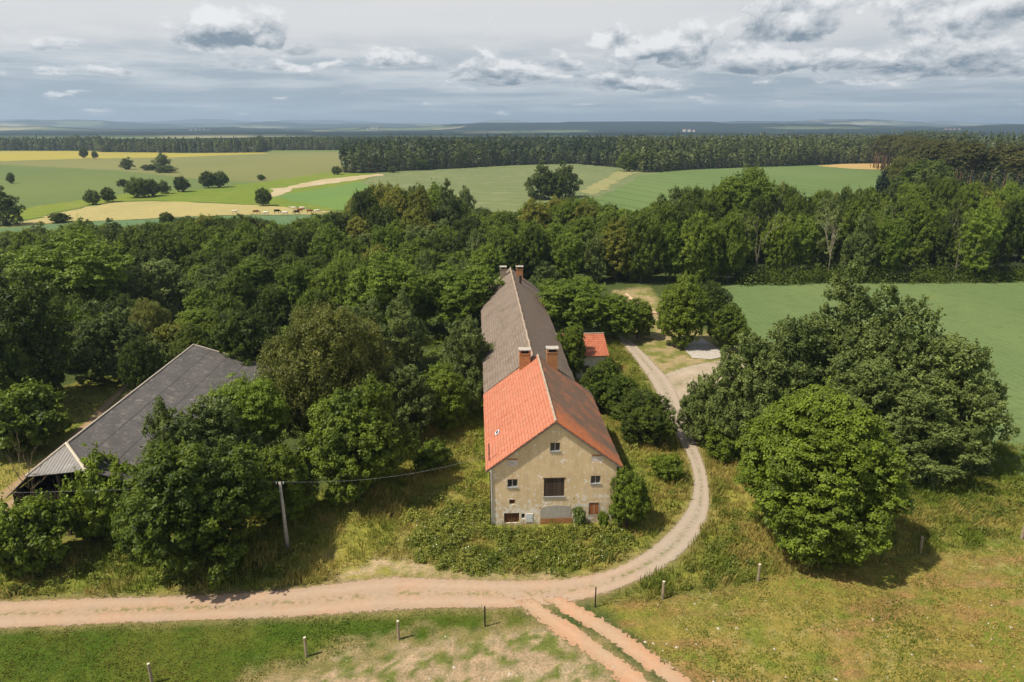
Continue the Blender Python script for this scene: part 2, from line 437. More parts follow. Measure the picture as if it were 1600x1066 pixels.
def road_mat(name, base, alt, rut=0.0, mid=0.0, wob=0.5, grey=None):
    m, t = material(name); p = wpos(t)
    a = t.n('ShaderNodeAttribute', attribute_name='c').outputs['Color']
    e, tt, endd = sxyz(t, a)
    n1 = t.noise(p, 0.35, 4, 0.6); n2 = t.noise(p, 2.2, 6, 0.65); n3 = t.noise(p, 9, 5, 0.7)
    c = t.mix(t.ramp(n1, [(0.35, 0), (0.65, 1)]), base, alt)
    if grey:   # greyer gravel further up the lane
        x, y, z = sxyz(t, p)
        g = t.math('MULTIPLY', t.lin(x, 6, 14), 1.0, clamp=True)
        c = t.mix(g, c, grey)
    c = t.mix(t.ramp(n2, [(0.3, 0.0), (0.75, 1.0)]), c, t.mix(1.0, c, (0.84, 0.81, 0.78), 'MULTIPLY'))
    c = t.mix(t.ramp(n3, [(0.64, 0.0), (0.74, 0.4)]), c, (0.58, 0.50, 0.41))
    c = t.mix(t.ramp(t.noise(t.map(p, (0.5, 0.5, 1)), 1.0, 6, 0.7), [(0.55, 0), (0.75, 0.6)]), c, (0.30, 0.22, 0.14))
    c = t.mix(t.ramp(n3, [(0.30, 0.6), (0.38, 0.0)]), c, (0.14, 0.10, 0.07))
    # wheel tracks compacted paler
    w = t.math('ABSOLUTE', t.math('SUBTRACT', t.math('ABSOLUTE', t.math('SUBTRACT', tt, 0.5)), 0.22))
    c = t.mix(t.math('MULTIPLY', t.lin(w, 0.12, 0.02), 0.13), c, (0.62, 0.47, 0.36))
    # grass: at the edges, and along the middle
    cb = t.lin(t.math('ABSOLUTE', t.math('SUBTRACT', tt, 0.5)), 0.10, 0.01)
    c = t.mix(t.math('MULTIPLY', t.math('MULTIPLY', cb, t.lin(t.math('ADD', n2, t.math('MULTIPLY', n1, 0.6)), 0.78, 0.92)), 0.8, clamp=True), c, (0.15, 0.16, 0.05))
    ed = t.math('ADD', e, t.math('MULTIPLY', t.math('SUBTRACT', n2, 0.5), 2.2 * wob))
    ed = t.math('ADD', ed, t.math('MULTIPLY', t.math('SUBTRACT', n3, 0.5), 0.7))
    al = t.lin(ed, 0.42, 0.58)
    if mid > 0:
        md = t.math('ABSOLUTE', t.math('SUBTRACT', tt, 0.5))
        q = t.math('ADD', md, t.math('MULTIPLY', t.math('SUBTRACT', n2, 0.5), 0.34))
        q = t.math('ADD', q, t.math('MULTIPLY', t.math('SUBTRACT', n1, 0.5), -0.25))
        al = t.math('MULTIPLY', al, t.lin(q, mid - 0.015, mid + 0.015))
    ea = t.lin(t.math('ADD', endd, t.math('MULTIPLY', t.math('SUBTRACT', n2, 0.5), 3.0)), 0.8, 1.2)
    al = t.math('MULTIPLY', al, ea, clamp=True)
    finish(t, c, 0.95, t.math('ADD', n2, t.math('MULTIPLY', n3, 0.3)), 0.35, 0.04, 0.1, alpha=al)
    return m
M['road'] = road_mat('pale_reddish_gravel', (0.395, 0.30, 0.215), (0.43, 0.29, 0.19), mid=0.0, grey=(0.375, 0.315, 0.245))
M['track'] = road_mat('orange_earth_track', (0.49, 0.285, 0.17), (0.42, 0.30, 0.19), mid=0.07, wob=1.1)
M['side'] = road_mat('worn_gravel', (0.42, 0.355, 0.27), (0.34, 0.28, 0.19), wob=1.6)
M['sandtrack'] = road_mat('sandy_track', (0.36, 0.23, 0.12), (0.26, 0.20, 0.10), mid=0.05, wob=0.6)

strip('dirt_road', ROAD_U, ROAD_L, M['road'], 0.022, ext=0.5)
strip('farm_track', TRACK_U, TRACK_L, M['track'], 0.034, ext=0.3)
strip('side_path', SIDE_U, SIDE_L, M['side'], 0.014)
strip('sandy_track', BARN_U, BARN_L, M['sandtrack'], 0.018)

# ------------------------------------------------------------------ GROUND: one sheet with painted zones of grass, earth and litter
def axis(a, b, step, far, grow=1.12):
    v = list(np.arange(a, b + step / 2, step))
    s = step; q = b
    while q < far: s *= grow; q += s; v.append(q)
    s = step; q = a; w = []
    while q > -far: s *= grow; q -= s; w.append(q)
    return np.array(w[::-1] + v)
gx = axis(-72, 72, 0.42, 2600); gy = axis(22, 140, 0.42, 2600)
gy = gy[gy > -400]
X, Y = np.meshgrid(gx, gy); x = X.ravel(); y = Y.ravel()

Z_TALL1 = GP([(-120, 950), (-120, 850), (200, 840), (420, 800), (560, 740), (640, 640), (700, 600), (757, 600), (757, 560), (930, 560), (960, 520), (1080, 600), (1120, 600), (1120, 830), (1000, 900), (900, 912), (620, 905), (430, 922), (0, 942)])
Z_TALL2 = GP([(1086, 650), (1150, 690), (1400, 720), (1520, 690), (1600, 700), (1900, 740), (1900, 850), (1600, 843), (1438, 866), (1184, 907), (1035, 935), (935, 945), (1060, 880), (1115, 810), (1105, 730)])
Z_MEADR = GP([(930, 938), (1035, 935), (1184, 907), (1438, 866), (1600, 843), (2000, 830), (2400, 1300), (1300, 1300), (1080, 1066)])
Z_MEADL = GP([(-600, 975), (0, 975), (560, 955), (790, 948), (860, 985), (1000, 1100), (1000, 1300), (-800, 1300)])
Z_BARE = GP([(520, 1030), (640, 1000), (760, 985), (830, 968), (900, 990), (1000, 1050), (1060, 1090), (1060, 1250), (250, 1250), (400, 1060)])
Z_BARE2 = GP([(520, 895), (590, 870), (650, 878), (760, 893), (880, 898), (880, 912), (520, 925)])
Z_YARD = GP([(960, 455), (1010, 448), (1060, 500), (1150, 540), (1160, 600), (1060, 640), (1000, 560), (975, 500)])
Z_LEFT = GP([(-200, 720), (120, 600), (225, 520), (300, 490), (270, 560), (180, 650), (60, 760), (-200, 900)])

n1 = fbm(x * 0.12, y * 0.12, 1); n2 = fbm(x * 0.5, y * 0.5, 2); n3 = fbm(x * 1.6, y * 1.6, 3, 3); n4 = fbm(x * 0.25, y * 0.9, 9)
def C3(r, g, b): return np.array([r, g, b])
def mixc(a, b, f): f = np.clip(f, 0, 1)[:, None]; return a * (1 - f) + b * f
ones = np.ones((len(x), 1))
c = mixc(ones * C3(0.05, 0.065, 0.022), ones * C3(0.075, 0.10, 0.03), n2)
far_g = mixc(ones * C3(0.13, 0.17, 0.05), ones * C3(0.17, 0.20, 0.08), fbm(x * 0.01, y * 0.01, 5))
c = mixc(c, far_g, (y - 190) / 30)
tall = mixc(ones * C3(0.25, 0.23, 0.05), ones * C3(0.14, 0.175, 0.03), (n1 - 0.35) * 3)
tall = mixc(tall, ones * C3(0.26, 0.21, 0.08), (n2 - 0.55) * 3)
c = mixc(c, tall, soft(Z_TALL1, x, y, 2.5, 1.5, 3))
c = mixc(c, tall, soft(Z_TALL2, x, y, 2.5, 1.5, 4))
ml = mixc(ones * C3(0.060, 0.100, 0.012), ones * C3(0.100, 0.120, 0.020), (n2 - 0.3) * 2)
ml = mixc(ml, ones * C3(0.19, 0.165, 0.045), (n1 - 0.56) * 5)
c = mixc(c, ml, soft(Z_MEADL, x, y, 0.8, 0.4, 5))
mr = mixc(ones * C3(0.235, 0.195, 0.05), ones * C3(0.15, 0.175, 0.03), (n2 - 0.40) * 4)
mr = mixc(mr, ones * C3(0.265, 0.165, 0.07), (n4 - 0.50) * 4)
mr = mixc(mr, ones * C3(0.33, 0.27, 0.12), (n3 - 0.58) * 3 * np.clip((n1 - 0.4) * 4, 0, 1))
c = mixc(c, mr, soft(Z_MEADR, x, y, 1.0, 0.7, 6))
bare = mixc(ones * C3(0.40, 0.31, 0.21), ones * C3(0.33, 0.24, 0.16), n2 * 1.4)
bare = mixc(bare, ones * C3(0.13, 0.15, 0.04), (n3 - 0.50) * 7)
fb = soft(Z_BARE, x, y, 3.0, 2.2, 7)
c = mixc(c, bare, fb)
c = mixc(c, ones * C3(0.22, 0.175, 0.075), np.clip(1 - np.abs(fb - 0.5) * 2.4, 0, 1) * 0.8)
c = mixc(c, mixc(ones * C3(0.40, 0.30, 0.20), tall, (n3 - 0.4) * 3), soft(Z_BARE2, x, y, 1.8, 1.2, 8))
rp = GP(ROAD_U) + GP(ROAD_L)[::-1]
rd = pdist(rp, x, y); ri = inside(rp, x, y)
shoulder = np.clip(1 - rd / (0.5 + 1.2 * n2), 0, 1)
c = mixc(c, ones * C3(0.24, 0.19, 0.09), shoulder * 0.8)
c = mixc(c, mixc(ones * C3(0.34, 0.26, 0.15), ones * C3(0.16, 0.17, 0.045), (n2 - 0.4) * 4), soft(Z_YARD, x, y, 2.0, 1.5, 11))
c = mixc(c, mixc(ones * C3(0.15, 0.17, 0.035), ones * C3(0.26, 0.22, 0.06), (n1 - 0.4) * 3), soft(Z_LEFT, x, y, 2.0, 1.0, 12))
V = np.stack([x, y, np.zeros_like(x)], 1)
ny, nx_ = X.shape
i, j = np.meshgrid(np.arange(ny - 1), np.arange(nx_ - 1), indexing='ij')
q = (i * nx_ + j).ravel(); Fg = np.stack([q, q + 1, q + nx_ + 1, q + nx_], 1)
m, t = material('mixed_grass_and_earth'); p = wpos(t)
a = t.n('ShaderNodeAttribute', attribute_name='c').outputs['Color']
f1 = t.noise(p, 1.3, 6, 0.7); f2 = t.noise(p, 5.5, 6, 0.75); f3 = t.noise(t.map(p, (1, 2.2, 1)), 3.0, 5, 0.65, 0.6)
cc = t.mix(1.0, a, t.mix(t.ramp(f1, [(0.3, 0), (0.7, 1)]), (0.62, 0.70, 0.6), (1.32, 1.25, 1.22)), 'MULTIPLY')
cc = t.mix(1.0, cc, t.mix(t.ramp(f2, [(0.34, 0), (0.66, 1)]), (0.6, 0.66, 0.6), (1.38, 1.32, 1.3)), 'MULTIPLY')
cc = t.mix(t.ramp(f3, [(0.58, 0.0), (0.72, 0.45)]), cc, t.mix(1.0, cc, (1.6, 1.35, 1.5), 'MULTIPLY'))
finish(t, cc, 0.95, t.math('ADD', f1, f2), 0.7, 0.10, 0.08)
M['ground'] = m
g = link(bpy.data.objects.new('ground', np_mesh('ground', V, Fg, M['ground'], col=c))); g['kind'] = 'structure'

# ------------------------------------------------------------------ FIELDS
def field(name, pts, mat, z, seg=1.2, ragged=0.0):
    P = GP(pts) if mat is not None else pts
    out = []
    rs = RS(len(name) * 7 + int(abs(P[0][0])))
    for i in range(len(P)):
        a = np.array(P[i]); b = np.array(P[(i + 1) % len(P)]); L = np.linalg.norm(b - a)
        n = max(1, min(60, int(L / max(6, ragged * 4)) if ragged else 1))
        for k in range(n):
            q = a + (b - a) * k / n
            if k: q = q + rs.normal(0, ragged, 2)
            out.append((q[0], q[1], z))
    me = bpy.data.meshes.new(name); me.from_pydata(out, [], [tuple(range(len(out)))]); me.update()
    if me.polygons[0].normal.z < 0: me.flip_normals()
    me.materials.append(mat)
    o = link(bpy.data.objects.new(name, me)); o['kind'] = 'structure'
    return o

def field_mat(name, a, b, s=0.02, rows=None, dry=None, rowstr=0.25, fine=0.6):
    m, t = material(name); p = wpos(t)
    n = t.noise(t.map(p, (1, 0.5, 1)), s, 6, 0.62); n2 = t.noise(p, s * 8, 5, 0.65); n3 = t.noise(p, fine, 4, 0.7)
    c = t.mix(t.ramp(n, [(0.35, 0), (0.65, 1)]), a, b)
    if dry: c = t.mix(t.ramp(n2, [(0.5, 0.0), (0.68, 0.7)]), c, dry)
    c = t.mix(1.0, c, t.mix(n3, (0.72, 0.74, 0.72), (1.26, 1.24, 1.26)), 'MULTIPLY')
    h = n3
    if rows:
        ang, per = rows
        x, y, z = sxyz(t, p)
        u = t.math('ADD', t.math('MULTIPLY', x, math.cos(ang)), t.math('MULTIPLY', y, math.sin(ang)))
        u = t.math('ADD', u, t.math('MULTIPLY', n, 1.2))
        w = t.math('SINE', t.math('MULTIPLY', u, 2 * PI / per))
        k = t.lin(w, 0.80, 0.98)
        c = t.mix(t.math('MULTIPLY', k, rowstr), c, t.mix(1.0, c, (0.55, 0.6, 0.55), 'MULTIPLY'))
    finish(t, c, 0.95, h, 0.5, 0.15, 0.05)
    return m
fm = field_mat
fields = [
 ('yellow_field', [(-700, 236), (150, 236.5), (290, 240), (410, 238.5), (420, 240), (270, 246.5), (130, 248.5), (0, 252.5), (-700, 262)], fm('ripening_yellow_crop', (0.30, 0.27, 0.07), (0.36, 0.30, 0.05), 0.01), 0.16),
 ('olive_field', [(-700, 262), (0, 252.5), (130, 248.5), (270, 246.5), (420, 239), (600, 237.5), (600, 262), (530, 270), (410, 285), (300, 279), (180, 266), (0, 257.5), (-700, 262)], fm('olive_grain', (0.17, 0.18, 0.065), (0.20, 0.20, 0.075), 0.006), 0.08),
 ('green_field', [(-700, 263), (0, 258.5), (180, 267), (300, 280), (400, 287), (300, 297), (190, 303), (60, 322), (-10, 336), (-700, 420)], fm('green_grain', (0.105, 0.15, 0.048), (0.14, 0.175, 0.055), 0.008), 0.06),
 ('bright_meadow', [(30, 346), (-10, 337), (60, 322), (190, 304), (300, 297), (400, 286), (520, 269), (545, 271), (590, 271), (562, 284), (600, 325), (520, 330), (410, 320), (240, 314), (180, 315), (110, 328)], fm('fresh_mown_meadow', (0.125, 0.185, 0.024), (0.165, 0.205, 0.030), 0.01, dry=(0.22, 0.23, 0.06)), 0.12),
 ('green_strip', [(430, 306), (520, 292), (562, 284), (600, 300), (620, 330), (560, 332), (500, 322), (450, 314)], fm('young_crop', (0.11, 0.19, 0.06), (0.14, 0.22, 0.05), 0.02), 0.15),
 ('sandy_strip', [(418, 307), (428, 299), (424, 295), (445, 294), (470, 287), (500, 281), (535, 278), (590, 272), (600, 274), (560, 281), (505, 289), (470, 294), (445, 303), (430, 308)], fm('bare_sand', (0.46, 0.38, 0.25), (0.38, 0.31, 0.17), 0.05), 0.2),
 ('straw_pasture', [(20, 352), (110, 330), (180, 317), (240, 315), (410, 321), (520, 331), (500, 336.5), (400, 336), (270, 340), (180, 345), (100, 348), (20, 354)], fm('dry_pasture', (0.33, 0.29, 0.12), (0.40, 0.33, 0.14), 0.03, dry=(0.26, 0.27, 0.09)), 0.16),
 ('blue_green_strip', [(-700, 480), (0, 358), (100, 349), (270, 341), (400, 337), (560, 337), (560, 375), (0, 400), (-700, 560)], fm('blue_green_crop', (0.10, 0.165, 0.075), (0.12, 0.18, 0.085), 0.02), 0.1),
 ('pale_field', [(562, 284), (600, 271), (640, 266), (720, 263), (840, 258), (950, 254), (1010, 263), (1040, 272), (960, 300), (860, 330), (540, 345)], fm('pale_green_grain', (0.135, 0.17, 0.070), (0.165, 0.19, 0.08), 0.01, rows=(1.25, 18), rowstr=0.35, dry=(0.23, 0.24, 0.12)), 0.09),
 ('right_field', [(940, 310), (1000, 275), (1060, 266), (1200, 261), (1300, 257), (1400, 256), (1500, 270), (1500, 330), (960, 345), (900, 330)], fm('striped_green_crop', (0.110, 0.165, 0.055), (0.135, 0.19, 0.065), 0.015, rows=(0.35, 16), rowstr=0.5), 0.12),
 ('stubble_patch', [(1275, 259.5), (1330, 256), (1400, 256), (1430, 262), (1395, 266.5), (1330, 264)], fm('orange_stubble', (0.44, 0.31, 0.13), (0.40, 0.27, 0.10), 0.02), 0.18),
 ('field_margin', [(905, 300), (925, 290), (965, 268), (1000, 262), (1012, 266), (975, 278), (940, 300), (925, 306)], fm('dry_field_margin', (0.27, 0.25, 0.11), (0.20, 0.22, 0.08), 0.05, dry=(0.36, 0.31, 0.17)), 0.2),
 ('crop_field', [(1118, 449), (1180, 443.5), (1260, 441), (1600, 438), (2100, 438), (2300, 780), (1640, 762), (1560, 728), (1500, 700), (1400, 660), (1200, 570), (1130, 500)], fm('bluish_green_wheat', (0.120, 0.172, 0.064), (0.148, 0.198, 0.072), 0.05, rows=(0.12, 1.5), rowstr=0.35, dry=(0.10, 0.14, 0.055), fine=2.2), 0.05),
]
for nm, pts, mt, z in fields:
    field(nm, pts, mt, z, ragged=0.25 if nm == 'crop_field' else 1.2)

ff = plain('dark_forest_floor', (0.022, 0.028, 0.012), 0.3, 0.05)
field('forest_floor', [(-900, 226), (-520, 240), (-100, 237), (0, 235.5), (150, 235.5), (160, 238), (300, 239), (405, 238.5), (412, 235), (600, 234.5), (700, 234), (700, 222)], ff, 0.22)
field('forest_floor', [(536, 270), (560, 271), (610, 268), (700, 264), (780, 259), (840, 257), (900, 256), (965, 262), (1010, 270), (1060, 266), (1150, 262), (1250, 259), (1300, 256.5), (1400, 255), (1440, 285), (1520, 315), (1600, 325), (1760, 350), (2300, 350), (2300, 222), (600, 222)], ff, 0.24)
field('forest_floor', [(1140, 437), (1600, 434), (2100, 434), (2100, 370), (1600, 360), (1100, 380), (1080, 420)], ff, 0.03)
# ------------------------------------------------------------------ HILLS beyond
th = np.linspace(-0.85, 0.85, 420); rr = np.geomspace(1500, 19000, 150)
TH, RR = np.meshgrid(th, rr); hx = RR * np.sin(TH); hy = RR * np.cos(TH)
hh = 22 * (fbm(hx / 2600 + 9, hy / 1500, 31, 4) - 0.45) * np.clip((RR - 1800) / 2500, 0, 1)
nb1 = fbm(TH * 6 + 3, RR / 4000, 41, 4); nb2 = fbm(TH * 5 + 8, RR / 5000, 43, 4); nb3 = fbm(TH * 8 + 1, RR / 6000, 47, 4)
band = np.exp(-((RR - 5200) / 700) ** 2) * (4 + 52 * np.clip(nb1 * 3.2 - 1.25, 0, 1))
band2 = np.exp(-((RR - 9500) / 1100) ** 2) * (30 + 75 * np.clip(nb2 * 3.2 - 1.25, 0, 1))
band3 = np.exp(-((RR - 16000) / 1500) ** 2) * (50 + 130 * np.clip(nb3 * 3.2 - 1.3, 0, 1))
hh = np.maximum(hh, 0) + band + band2 + band3
hh = hh * np.clip((RR - 1500) / 600, 0, 1) - 1.0
wood = fbm(hx / 900, hy / 520, 51, 5)
isw = np.clip((wood - 0.44 + np.clip(band / 400 + band2 / 500, 0, 0.12)) * 30, 0, 1)
hh = hh + isw * 10
fld = fbm(hx / 500, hy / 300, 57, 3)
hc = mixc(np.ones((hx.size, 1)) * C3(0.11, 0.14, 0.06), np.ones((hx.size, 1)) * C3(0.30, 0.28, 0.16), ((fld - 0.55) * 8).ravel())
hc = mixc(hc, np.ones((hx.size, 1)) * C3(0.010, 0.022, 0.020), isw.ravel())
ny, nx_ = TH.shape
i, j = np.meshgrid(np.arange(ny - 1), np.arange(nx_ - 1), indexing='ij')
q = (i * nx_ + j).ravel(); Fg = np.stack([q, q + 1, q + nx_ + 1, q + nx_], 1)
m, t = material('far_fields_and_woods')
a = t.n('ShaderNodeAttribute', attribute_name='c').outputs['Color']
nn = t.noise(wpos(t), 0.02, 5, 0.7)
finish(t, t.mix(1.0, a, t.mix(nn, (0.6, 0.6, 0.6), (1.4, 1.4, 1.4)), 'MULTIPLY'), 1.0, spec=0.0)
hme = np_mesh('hills', np.stack([hx.ravel(), hy.ravel(), hh.ravel()], 1), Fg, m, col=hc)
if hme.polygons[10].normal.z < 0: hme.flip_normals()
ho = link(bpy.data.objects.new('hills', hme)); ho['kind'] = 'structure'
exec_after = []
# ------------------------------------------------------------------ building materials
def plaster_mat(name, base, dark, pale, lowwash=True, amount=0.7):
    m, t = material(name); v = objco(t); x, y, z = sxyz(t, v)
    n1 = t.noise(v, 0.55, 6, 0.65); n2 = t.noise(v, 1.9, 8, 0.7, 0.4); n3 = t.noise(v, 9, 5, 0.7)
    st = t.noise(t.map(v, (2.2, 2.2, 0.35)), 1.0, 6, 0.65)
    c = t.mix(t.ramp(n1, [(0.35, 0), (0.65, 1)]), base, dark)
    c = t.mix(t.ramp(st, [(0.45, 0), (0.7, 0.55)]), c, t.mix(1.0, c, (0.74, 0.73, 0.72), 'MULTIPLY'))
    fl = n2
    if lowwash:
        lw = t.lin(t.math('ADD', z, t.math('MULTIPLY', n1, 1.5)), 3.9, 1.9)
        fl = t.math('ADD', n2, t.math('MULTIPLY', t.math('MAXIMUM', lw, 0.0), 0.11))
    c = t.mix(t.math('MULTIPLY', t.lin(fl, 0.555, 0.62), amount, clamp=True), c, pale)
    c = t.mix(t.ramp(n3, [(0.62, 0), (0.75, 0.5)]), c, t.mix(1.0, c, (1.22, 1.22, 1.2), 'MULTIPLY'))
    c = t.mix(t.ramp(n3, [(0.25, 0.5), (0.36, 0)]), c, t.mix(1.0, c, (0.72, 0.7, 0.66), 'MULTIPLY'))
    gr = t.math('MULTIPLY', t.lin(t.math('ADD', z, n2), 1.1, 0.4), 0.6, clamp=True)
    c = t.mix(gr, c, (0.30, 0.27, 0.2))
    finish(t, c, 0.95, t.math('ADD', n3, fl), 0.5, 0.03, 0.1)
    return m

def tile_mat(name, base, alt, lichen, lamt, tw=0.24, rh=0.34, dirt=(0.10, 0.07, 0.05), diag=False):
    m, t = material(name); v = uvco(t); u, w, _ = sxyz(t, v)
    br = t.n('ShaderNodeTexBrick', {'Vector': v, 'Scale': 1.0, 'Brick Width': tw, 'Row Height': rh, 'Mortar Size': 0.018, 'Mortar Smooth': 0.4, 'Bias': 0.0,
                                   'Color1': (*base, 1), 'Color2': (*alt, 1), 'Mortar': (*[q * 0.66 for q in base], 1)}, offset=0.5)
    n1 = t.noise(v, 0.45, 6, 0.65); n2 = t.noise(v, 2.2, 6, 0.7); n3 = t.noise(v, 8, 4, 0.7)
    col = t.mix(t.ramp(n2, [(0.35, 0), (0.7, 0.55)]), br.outputs['Color'], t.mix(1.0, br.outputs['Color'], (0.72, 0.66, 0.62), 'MULTIPLY'))
    if diag:
        # lichen thickest on the lower middle of the slope, thin along the verge and the eave
        g = t.math('ADD', t.math('MULTIPLY', u, 0.075), t.math('MULTIPLY', w, 0.03))
        g = t.math('MINIMUM', g, 0.45)
        f = t.math('ADD', t.math('ADD', t.math('MULTIPLY', n1, 0.9), t.math('MULTIPLY', n2, 0.4)), g)
        col = t.mix(t.math('MULTIPLY', t.lin(f, 0.82, 1.14), lamt, clamp=True), col, lichen)
    else:
        f = t.math('ADD', t.math('MULTIPLY', n1, 0.7), t.math('MULTIPLY', n3, 0.3))
        col = t.mix(t.math('MULTIPLY', t.lin(f, 0.5, 0.66), lamt, clamp=True), col, lichen)
    col = t.mix(t.ramp(n3, [(0.66, 0), (0.74, 0.7)]), col, dirt)
    row = t.math('FRACT', t.math('DIVIDE', w, rh))
    st = t.noise(t.map(v, (0.9, 0.16, 1)), 1.6, 6, 0.7)
    col = t.mix(t.ramp(st, [(0.5, 0), (0.72, 0.6)]), col, t.mix(1.0, col, (0.58, 0.54, 0.52), 'MULTIPLY'))
    col = t.mix(t.ramp(t.noise(v, 0.9, 3, 0.5), [(0.60, 0), (0.75, 0.5)]), col, t.mix(1.0, col, (1.25, 1.3, 1.35), 'MULTIPLY'))
    h = t.math('ADD', t.math('MULTIPLY', row, 0.8), t.math('MULTIPLY', br.outputs['Fac'], -0.6))
    finish(t, col, 0.85, t.math('ADD', h, t.math('MULTIPLY', n3, 0.4)), 0.9, 0.05, 0.15)
    return m

def corr_mat(name, base, alt, spot, seam=2.45):
    m, t = material(name); v = uvco(t); u, w, _ = sxyz(t, v)
    n1 = t.noise(v, 0.4, 6, 0.65); n2 = t.noise(v, 4.5, 5, 0.65); n3 = t.noise(v, 1.4, 5, 0.7)
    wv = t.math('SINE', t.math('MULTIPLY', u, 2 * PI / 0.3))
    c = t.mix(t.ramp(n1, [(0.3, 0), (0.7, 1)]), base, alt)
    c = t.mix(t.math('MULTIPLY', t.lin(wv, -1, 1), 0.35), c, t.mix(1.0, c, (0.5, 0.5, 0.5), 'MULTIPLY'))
    c = t.mix(t.ramp(n2, [(0.60, 0), (0.67, 0.75)]), c, spot)
    c = t.mix(t.ramp(n3, [(0.55, 0), (0.7, 0.5)]), c, t.mix(1.0, c, (0.65, 0.63, 0.6), 'MULTIPLY'))
    c = t.mix(t.ramp(t.noise(v, 1.1, 8, 0.75, 0.3), [(0.54, 0), (0.68, 0.6)]), c, spot)
    fr = t.math('FRACT', t.math('DIVIDE', w, seam))
    c = t.mix(t.math('MULTIPLY', t.lin(t.math('ABSOLUTE', t.math('SUBTRACT', fr, 0.5)), 0.478, 0.492), 0.75, clamp=True), c, (0.018, 0.017, 0.018))
    fu = t.math('FRACT', t.math('DIVIDE', u, 1.05))
    c = t.mix(t.math('MULTIPLY', t.lin(t.math('ABSOLUTE', t.math('SUBTRACT', fu, 0.5)), 0.47, 0.495), 0.35, clamp=True), c, (0.02, 0.019, 0.02))
    finish(t, c, 0.8, t.math('ADD', wv, n2), 0.8, 0.03, 0.2)
    return m

def brick_mat(name, a, b, mortar, scale=1.0):
    m, t = material(name); v = objco(t); x, y, z = sxyz(t, v)
    vec = t.n('ShaderNodeCombineXYZ', {0: t.math('ADD', x, y), 1: z}).outputs[0]
    br = t.n('ShaderNodeTexBrick', {'Vector': vec, 'Scale': scale, 'Brick Width': 0.28, 'Row Height': 0.09, 'Mortar Size': 0.012,
                                   'Color1': (*a, 1), 'Color2': (*b, 1), 'Mortar': (*mortar, 1)}, offset=0.5)
    n = t.noise(v, 3, 6, 0.7)
    c = t.mix(t.ramp(n, [(0.4, 0), (0.7, 0.6)]), br.outputs[0], t.mix(1.0, br.outputs[0], (0.55, 0.5, 0.48), 'MULTIPLY'))
    finish(t, c, 0.9, n, 0.4, 0.02, 0.1)
    return m

def boards_mat(name, a, b, w=0.16, axis='x'):
    m, t = material(name); v = objco(t); x, y, z = sxyz(t, v)
    q = t.math('DIVIDE', x if axis == 'x' else y, w)
    fr = t.math('FRACT', q); fl = t.math('FLOOR', q)
    rnd = t.n('ShaderNodeTexWhiteNoise', {'W': fl}, noise_dimensions='1D').outputs[0]
    n = t.noise(t.map(v, (9, 9, 1.2)), 1.5, 5, 0.7)
    c = t.mix(t.math('ADD', t.math('MULTIPLY', rnd, 0.6), t.math('MULTIPLY', n, 0.4)), a, b)
    c = t.mix(t.lin(t.math('ABSOLUTE', t.math('SUBTRACT', fr, 0.5)), 0.42, 0.48), c, (0.008, 0.007, 0.006))
    finish(t, c, 0.9, n, 0.4, 0.02, 0.1)
    return m

M['plaster'] = plaster_mat('ochre_plaster', (0.76, 0.58, 0.35), (0.66, 0.49, 0.28), (0.84, 0.80, 0.72))
M['plaster_white'] = plaster_mat('dirty_white_plaster', (0.62, 0.59, 0.52), (0.5, 0.46, 0.38), (0.4, 0.3, 0.2), False)
M['barnwall'] = plaster_mat('grey_ochre_plaster', (0.42, 0.35, 0.25), (0.36, 0.29, 0.2), (0.5, 0.47, 0.4))
M['tile_left'] = tile_mat('salmon_roof_tiles', (0.53, 0.19, 0.11), (0.60, 0.24, 0.15), (0.40, 0.20, 0.13), 0.6, dirt=(0.30, 0.12, 0.08))
M['tile_right'] = tile_mat('orange_lichened_tiles', (0.56, 0.19, 0.08), (0.46, 0.16, 0.07), (0.15, 0.11, 0.08), 0.95, diag=True)
M['tile_grey'] = tile_mat('weathered_grey_tiles', (0.225, 0.178, 0.142), (0.285, 0.232, 0.185), (0.13, 0.11, 0.07), 0.8, 0.3, 0.42, dirt=(0.30, 0.27, 0.22))
M['tile_grey2'] = tile_mat('brown_grey_tiles', (0.175, 0.14, 0.115), (0.22, 0.17, 0.13), (0.22, 0.13, 0.06), 0.6, 0.3, 0.42, dirt=(0.10, 0.08, 0.06))
M['tile_annex'] = tile_mat('red_pantiles', (0.42, 0.13, 0.07), (0.48, 0.17, 0.09), (0.30, 0.10, 0.06), 0.6, 0.42, 0.5)
M['corr'] = corr_mat('dark_corrugated_sheet', (0.098, 0.090, 0.088), (0.150, 0.136, 0.128), (0.34, 0.31, 0.26))
M['corr_pale'] = corr_mat('pale_corrugated_sheet', (0.22, 0.205, 0.19), (0.30, 0.28, 0.26), (0.42, 0.40, 0.36), 9)
M['brick'] = brick_mat('orange_brick', (0.52, 0.22, 0.075), (0.44, 0.18, 0.06), (0.30, 0.22, 0.15))
M['brick_pale'] = brick_mat('whitewashed_brick', (0.76, 0.70, 0.62), (0.60, 0.44, 0.35), (0.72, 0.68, 0.6))
M['brick_grey'] = brick_mat('greyish_brick', (0.34, 0.27, 0.2), (0.28, 0.22, 0.17), (0.3, 0.26, 0.2))
M['mortar'] = plain('ridge_mortar', (0.40, 0.31, 0.23), 0.3, 2)
M['concrete'] = plain('weathered_concrete', (0.42, 0.38, 0.33), 0.25, 2.5)
M['render_grey'] = plain('grey_cement_render', (0.40, 0.36, 0.30), 0.14, 2.5)
M['boards'] = boards_mat('dark_weathered_boards', (0.05, 0.035, 0.026), (0.12, 0.085, 0.06))
M['boards_red'] = boards_mat('red_brown_boards', (0.075, 0.028, 0.014), (0.16, 0.07, 0.03), 0.14)
M['boards_barn'] = boards_mat('barn_boards', (0.03, 0.024, 0.018), (0.07, 0.055, 0.04), 0.2)
